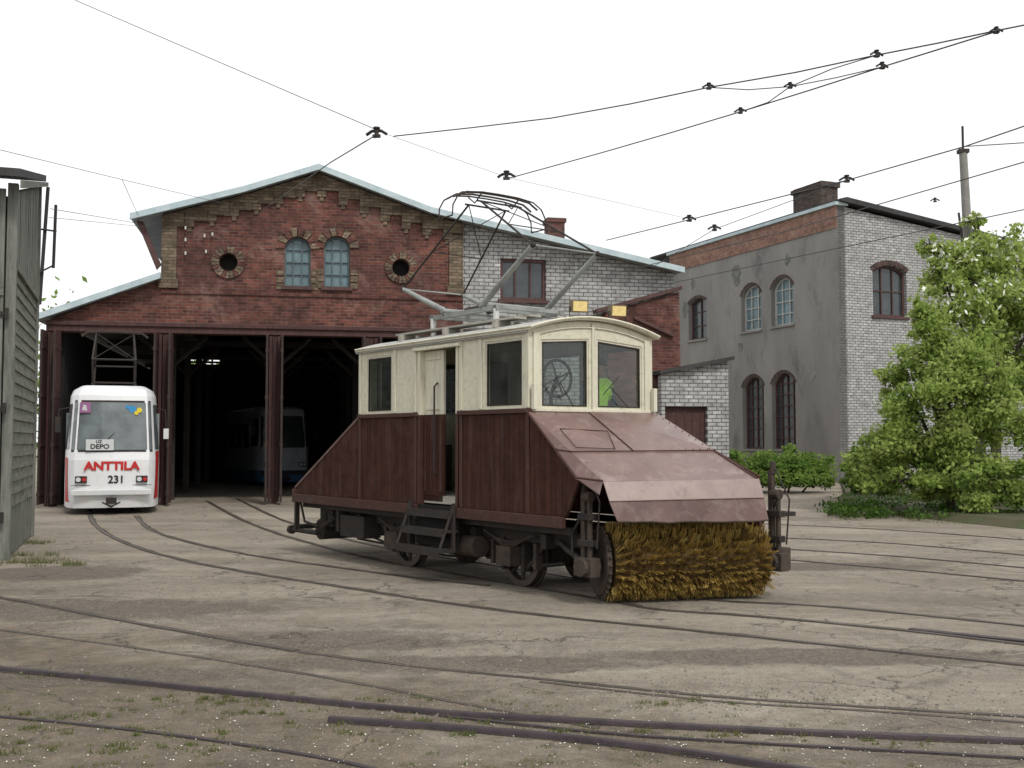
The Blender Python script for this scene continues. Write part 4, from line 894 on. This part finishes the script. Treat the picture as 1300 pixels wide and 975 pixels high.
# ---------------------------------------------------------------- overhead wires
def wire(P,r=.0078,sag=0,label="overhead contact wire above the yard"):
    b=MB(); Q=[]
    for i in range(len(P)-1):
        for k in range(6):
            t=k/6; q=P[i].lerp(P[i+1],t); Q.append(q-UP*sag*4*t*(1-t))
    Q.append(P[-1]); b.tube(Q,r,m_wire,5); return top(b.build("overhead_wire"),label,"wire","overhead tram wires")
def Z(l,z=5.45): return [atz(px,py,z) for px,py in l]
thin="thin steel span wire over the yard"
wire(Z(((500,173),(600,162),(700,150),(800,132),(900,111),(1010,92),(1113,70),(1190,55),(1265,39),(1320,28))))
wire(Z(((640,228),(760,195),(850,169),(940,142),(1030,114),(1120,85),(1265,40))))
wire(Z(((900,111),(950,114),(1003,110),(1060,99),(1120,85))),.006); wire(Z(((940,142),(975,130),(1003,110),(1055,88),(1113,70))),.006)
wire(Z(((770,305),(875,279),(1075,229),(1225,186),(1330,150))),.009)
wire(Z(((830,338),(907,291),(1075,229))),.006)
wire(Z(((790,345),(1000,293),(1320,200))),.009); wire(Z(((840,362),(1050,318),(1320,262))),.009)
wire(Z(((1225,186),(1320,180))),.007)
p1=atz(478,171,5.45)
wire([atz(95,0,8.0),p1+UP*.06],.005,label=thin)
wire([p1+UP*.05,atz(643,225,5.55)],.003,label=thin); wire([atz(643,225,5.55),atz(875,278,5.55)],.003,label=thin)
wire([p1,atz(420,206,5.45),dO+dD*fs(320,250)[0]+UP*(fs(320,250)[1]-.6)],.008)
wire([atz(-30,183,6.5),atz(155,228,7.0),dO+dD*fs(300,262)[0]+UP*(fs(300,262)[1])],.006)
wire([atz(64,265,5.6),dO+dD*fs(172,285)[0]+UP*(fs(172,283)[1])],.006); wire([atz(62,276,5.5),dO+dD*fs(205,290)[0]+UP*(fs(205,290)[1])],.005)
wire([atz(155,228,7.0),dO+dD*fs(176,275)[0]+UP*(fs(176,275)[1])],.006)
def hanger(px,py,z=5.45,s_=.62):
    p=atz(px,py,z); b=MB(); k=s_*.13
    b.tube([(-k*1.1,0,.0),(-k*.5,0,.05*s_),(k*.5,0,.05*s_),(k*1.1,0,0)],.022*s_,m_iron,6); b.cyl((0,0,-.03*s_),(0,0,.09*s_),.03*s_,m_iron,8); b.b2((-k*.4,-.02,-.04*s_),(k*.4,.02,.0),m_iron)
    b.cyl((0,0,.08*s_),(0,0,.10*s_),.05*s_,m_iron,8)
    o=b.build("wire_hanger",M=Matrix.Translation(p)@Matrix.Rotation(U(-.4,.4),4,'Z')); top(o,"dark insulated hanger clamped on overhead wire","wire fitting","overhead wire hangers")
for q in ((478,171,5.45,.9),(643,225,5.5,.9),(875,279,5.45,.8),(907,291,5.45,.8),(1075,229,5.45,.75),(1113,70,5.45,.48),(1120,85,5.45,.48),(1003,110,5.45,.45),(940,142,5.45,.48),(900,111,5.45,.48),(1265,40,5.45,.42),(1187,255,6.5)): hanger(*q)
# ---------------------------------------------------------------- pole
pt_=atY(1222,165,28.0); pbm=atY(1246,600,28.0)
b=MB(); b.tube([(pbm.x,28,0),((pbm.x+pt_.x)/2,28,pt_.z/2),(pt_.x,28,pt_.z-.6)],[.17,.13,.1],m_concrete,10); b.cyl((pt_.x,28,pt_.z-.6),(pt_.x,28,pt_.z+.1),.03,m_iron,6)
b.b2((pt_.x-.13,27.9,pt_.z-.62),(pt_.x+.13,28.1,pt_.z-.52),m_iron); b.tube([(pt_.x-.15,28,pt_.z-2.2),(pt_.x-.15,27.8,pt_.z-3.0)],.03,m_iron,6)
top(b.build("utility_pole",smooth=50),"tapered concrete utility pole rising out of blossoming tree","pole")
# ---------------------------------------------------------------- foliage
import numpy as np
rng=np.random.default_rng(5)
def sub(lobes,k=9,a=.26,b_=.44):
    out=[]
    for l in lobes:
        for _ in range(k):
            d=rng.normal(size=3); d/=np.linalg.norm(d); f=rng.uniform(.35,1.15); s=rng.uniform(a,b_)
            out.append((l[0]+d[0]*l[3]*f,l[1]+d[1]*l[4]*f,max(.25,l[2]+d[2]*l[5]*f),l[3]*s,l[4]*s,l[5]*s*.8))
    return out
def leaves(name,lobes,n,size,mats,parent=None,shell=.15,thr=(.50,.24),outer=1.45):
    vol=np.array([l[3]*l[4]*l[5] for l in lobes])**.7; vol/=vol.sum(); idx=rng.choice(len(lobes),n,p=vol); Lb_=np.array(lobes)[idx]
    d=rng.normal(size=(n,3)); d/=np.linalg.norm(d,axis=1)[:,None]
    rad=shell+(outer-shell)*rng.random(n)
    c=Lb_[:,:3]+d*Lb_[:,3:6]*rad[:,None]
    c[:,2]=np.maximum(c[:,2],.05)
    a=rng.normal(size=(n,3)); a/=np.linalg.norm(a,axis=1)[:,None]; b2=np.cross(a,rng.normal(size=(n,3))); b2/=np.linalg.norm(b2,axis=1)[:,None]
    s=size*rng.uniform(.55,1.35,n)[:,None]
    V=np.stack([c-a*s,c+b2*s*.55,c+a*s,c-b2*s*.55],1).reshape(-1,3)
    me=bpy.data.meshes.new(name); me.from_pydata(V.tolist(),[],np.arange(4*n).reshape(n,4).tolist())
    for m in mats: me.materials.append(m)
    tone=rng.random(len(lobes))*.5
    up=(d[:,2]*.5+.5)*.5+rng.random(n)*.35+tone[idx]  # lobe tops get lighter leaves, undersides darker: shading put into leaf colour
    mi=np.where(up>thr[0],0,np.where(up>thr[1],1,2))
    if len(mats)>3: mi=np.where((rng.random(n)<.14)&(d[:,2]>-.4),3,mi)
    me.polygons.foreach_set('material_index',mi.astype(np.int32)); me.update()
    o=bpy.data.objects.new(name,me); COL.objects.link(o)
    if parent: o.parent=parent
    return o
def lobe(px,py,Y,rpx,rz_=None):
    p=atY(px,py,Y); r=rpx/FPX*Y; return (p.x,p.y,p.z,r,r,(rz_ or rpx)/FPX*Y)
def tree(name,px,Y,lob,n,size,mats,label,cat="tree",k=9):
    p=atY(px,600,Y); e=empty(name,(p.x,p.y,0),0,label,cat)
    L=[(a-p.x,b_-p.y,c,d,e_,f_) for a,b_,c,d,e_,f_ in lob]
    b=MB(); cz=sum(l[2] for l in L)/len(L)
    b.tube([(0,0,0),(.05,.03,cz*.35),(-.04,.0,cz*.7),(0,0,cz)],[.13,.10,.08,.04],m_bark,8)
    S=sub(L,k)
    for i,l in enumerate(L): 
        t=U(.2,.55); b.tube([(0,0,cz*t),(l[0]*.5,l[1]*.5,cz*t+(l[2]-cz*t)*.6),(l[0],l[1],l[2])],[.06,.04,.025],m_bark,6)
        for q in S[i*k:(i+1)*k]: b.tube([(l[0],l[1],l[2]),((l[0]+q[0])/2+U(-.1,.1),(l[1]+q[1])/2,(l[2]+q[2])/2+.1),(q[0],q[1],q[2]),(q[0]*1.03+U(-.15,.15),q[1],q[2]+q[5]*1.5)],[.022,.014,.008,.004],m_bark,4)
    b.build("trunk",e,smooth=60)
    leaves("crown",S,n,size,mats,e); return e
MT=[L1,L2,L3]
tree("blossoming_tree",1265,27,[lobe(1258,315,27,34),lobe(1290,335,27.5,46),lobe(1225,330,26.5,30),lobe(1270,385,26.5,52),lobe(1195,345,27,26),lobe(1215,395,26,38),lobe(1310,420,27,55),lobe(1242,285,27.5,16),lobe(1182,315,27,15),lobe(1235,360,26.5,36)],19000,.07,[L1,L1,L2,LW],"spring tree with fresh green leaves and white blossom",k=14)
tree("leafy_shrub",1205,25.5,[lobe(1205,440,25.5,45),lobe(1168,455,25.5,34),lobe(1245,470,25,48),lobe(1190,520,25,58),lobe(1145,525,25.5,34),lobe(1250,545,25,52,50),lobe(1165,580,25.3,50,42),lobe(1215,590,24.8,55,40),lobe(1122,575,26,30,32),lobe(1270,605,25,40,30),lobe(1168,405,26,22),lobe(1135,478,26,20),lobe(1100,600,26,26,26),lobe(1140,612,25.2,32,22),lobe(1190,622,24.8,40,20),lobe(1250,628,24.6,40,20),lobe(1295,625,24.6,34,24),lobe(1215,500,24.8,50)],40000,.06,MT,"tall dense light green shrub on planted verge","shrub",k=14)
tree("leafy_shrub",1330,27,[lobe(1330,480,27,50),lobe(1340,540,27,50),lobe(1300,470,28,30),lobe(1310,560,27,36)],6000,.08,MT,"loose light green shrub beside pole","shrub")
def bush(px,Y,lob,n,label):
    p=atY(px,600,Y); e=empty("bush",(p.x,p.y,0),0,label,"bush"); L=[(a-p.x,b_-p.y,c,d,e_,f_) for a,b_,c,d,e_,f_ in lob]
    b=MB()
    for l in L: b.tube([(l[0]*.6,l[1],0),(l[0],l[1],l[2])],[.04,.015],m_bark,5)
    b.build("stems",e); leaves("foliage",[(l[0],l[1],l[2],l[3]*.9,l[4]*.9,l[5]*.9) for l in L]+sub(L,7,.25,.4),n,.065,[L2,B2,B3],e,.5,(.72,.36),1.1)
bush(985,37,[lobe(945,595,37,26,22),lobe(975,594,37,30,24),lobe(1010,595,37,30,25),lobe(1040,598,37,24,22),lobe(1000,606,36.5,55,14),lobe(930,582,38,14)],11000,"rounded dark green hedge bush against grey wall")
bush(1100,33,[lobe(1095,592,33,24,24),lobe(1120,600,33,26,24),lobe(1090,610,33,20,14)],6000,"rounded green bush at white brick corner")
lob=[]
for k in range(14): x=-70+k*4.0; lob.append((x,95+U(-5,5),U(6,8.5),4.5,4.5,U(4,5.5)))
o=leaves("distant_trees",lob,7000,.3,[L2,L3,L3]); o["kind"]="stuff"; top(o,"distant treetops behind the depot","trees")
lob=[]
for k in range(14): x=24+k*6.0; lob.append((x,85+U(-8,8),U(3,5),5.5,5.5,U(4,6)))
o=leaves("distant_wood",lob,7000,.4,[L1,L2,L3]); o["kind"]="stuff"; top(o,"distant green wood beyond the yard","trees")
lob=[]
for k in range(110):
    c=atz(U(1085,1320),U(636,666)); lob.append((c.x,c.y+U(.6,2.5),.12,U(.2,.5),U(.2,.5),U(.06,.2)))
o=leaves("ground_cover",lob,7000,.045,[B2,B3,B3],None,.2,(.72,.4),1.2); o["kind"]="stuff"; top(o,"low weedy ground cover on the planted verge","weeds")
def tufts():
    V=[];F=[]
    def tuft(p,rad,n,h):
        for _ in range(n):
            a=U(0,6.28); r=rad*math.sqrt(R()); x=p.x+r*math.cos(a); y=p.y+r*math.sin(a)*.6; b_=U(0,6.28); l=h*U(.3,1.2); dx=math.cos(b_)*.004; dy=math.sin(b_)*.004
            lx=U(-.7,.7)*l; ly=U(-.7,.7)*l; k=len(V); V.extend([(x-dx,y-dy,0),(x+dx,y+dy,0),(x+lx,y+ly,l)]); F.append((k,k+1,k+2))
    for px,py in ((60,908),(130,925),(180,932),(280,888),(40,858),(250,893),(490,889),(525,932),(740,928),(900,930),(330,905),(20,915),(400,921),(1180,944),(870,893),(60,945),(100,955),(220,950),(560,915),(980,934)):
        c=atz(px,py); 
        for _ in range(8): tuft(Vector((c.x+U(-.5,.5),c.y+U(-.06,.06),0)),U(.02,.08),int(U(6,30)),.034)
    for px,py in ((45,705),(60,712),(30,716),(75,718),(45,690)):
        c=atz(px,py)
        for _ in range(6): tuft(Vector((c.x+U(-.4,.3),c.y+U(-.3,.3),0)),.15,40,.09)
    for k in range(90):
        c=atz(U(1090,1300),U(640,668)); tuft(Vector((c.x,c.y,0))+Vector((0,U(.5,2.5),.1)),.3,22,.2)
    for k in range(130):
        c=atz(U(0,1200),U(880,975)); tuft(c,.05,12,.022)
    b=MB(); b.add(V,[list(f) for f in F],G1); o=b.build("grass"); o["kind"]="stuff"; top(o,"sparse grass tufts along the rails and verge","grass")
tufts()
b=MB()
for k in range(650):
    c=atz(U(-20,1320),880+95*R()**.7) if k<500 else atz(U(0,1300),U(700,880)); s_=U(.003,.007); a=U(0,3.14); dx,dy=math.cos(a)*s_,math.sin(a)*s_
    b.add([(c.x-dx,c.y-dy,.008),(c.x+dy,c.y-dx,.010),(c.x+dx,c.y+dy,.008),(c.x-dy,c.y+dx,.012)],[(0,1,2,3)],LW)
o=b.build("fallen_petals"); o["kind"]="stuff"; top(o,"white blossom petals scattered over the dusty yard","petals")
m_stone=mat("gravel_stone",(.22,.195,.16),(.10,.09,.075),20,.9)
b=MB()
for k in range(5200):
    if k<1500: c=atz(U(-20,1320),U(790,985))
    else: c=(atz(random.gauss(430,150),random.gauss(815,16)),atz(random.gauss(150,110),random.gauss(765,20)),atz(random.gauss(560,220),random.gauss(900,14)),atz(random.gauss(850,220),random.gauss(880,12)))[k%4]
    s_=U(.004,.013)*(1.7 if R()<.06 else 1); b.add([(c.x-s_,c.y-s_*.4,-.002),(c.x+s_*U(.3,1),c.y-s_,-.002),(c.x+s_,c.y+s_,-.002),(c.x-s_*U(.4,1),c.y+s_,-.002),(c.x+s_*U(-.3,.3),c.y,s_*U(.6,1.1))],[(0,1,4),(1,2,4),(2,3,4),(3,0,4)],m_stone)
o=b.build("gravel"); o["kind"]="stuff"; top(o,"loose gravel on the dusty yard","gravel")
# ---------------------------------------------------------------- light
w=bpy.data.worlds.new("World"); scene.world=w; w.use_nodes=True; nt=w.node_tree; bg=nt.nodes['Background']
EL,AZ=math.radians(50),math.radians(152)
sk=nt.nodes.new('ShaderNodeTexSky'); sk.sky_type='NISHITA'; sk.sun_disc=False; sk.sun_elevation=EL; sk.sun_rotation=AZ; sk.dust_density=3; sk.air_density=1
mx=nt.nodes.new('ShaderNodeMix'); mx.data_type='RGBA'; mx.inputs[0].default_value=.9; mx.inputs[7].default_value=(10.6,10.7,10.8,1)
nt.links.new(sk.outputs[0],mx.inputs[6]); nt.links.new(mx.outputs[2],bg.inputs[0]); bg.inputs[1].default_value=.112
sd=bpy.data.lights.new("sun",'SUN'); sd.energy=2.0; sd.angle=math.radians(10); sd.color=(1,.96,.9); so=bpy.data.objects.new("sun",sd); COL.objects.link(so)
sv=Vector((math.sin(AZ)*math.cos(EL),math.cos(AZ)*math.cos(EL),math.sin(EL))); so.rotation_euler=(-sv).to_track_quat('-Z','Y').to_euler()
scene.view_settings.view_transform='Standard'; scene.view_settings.look='None'; scene.view_settings.exposure=0
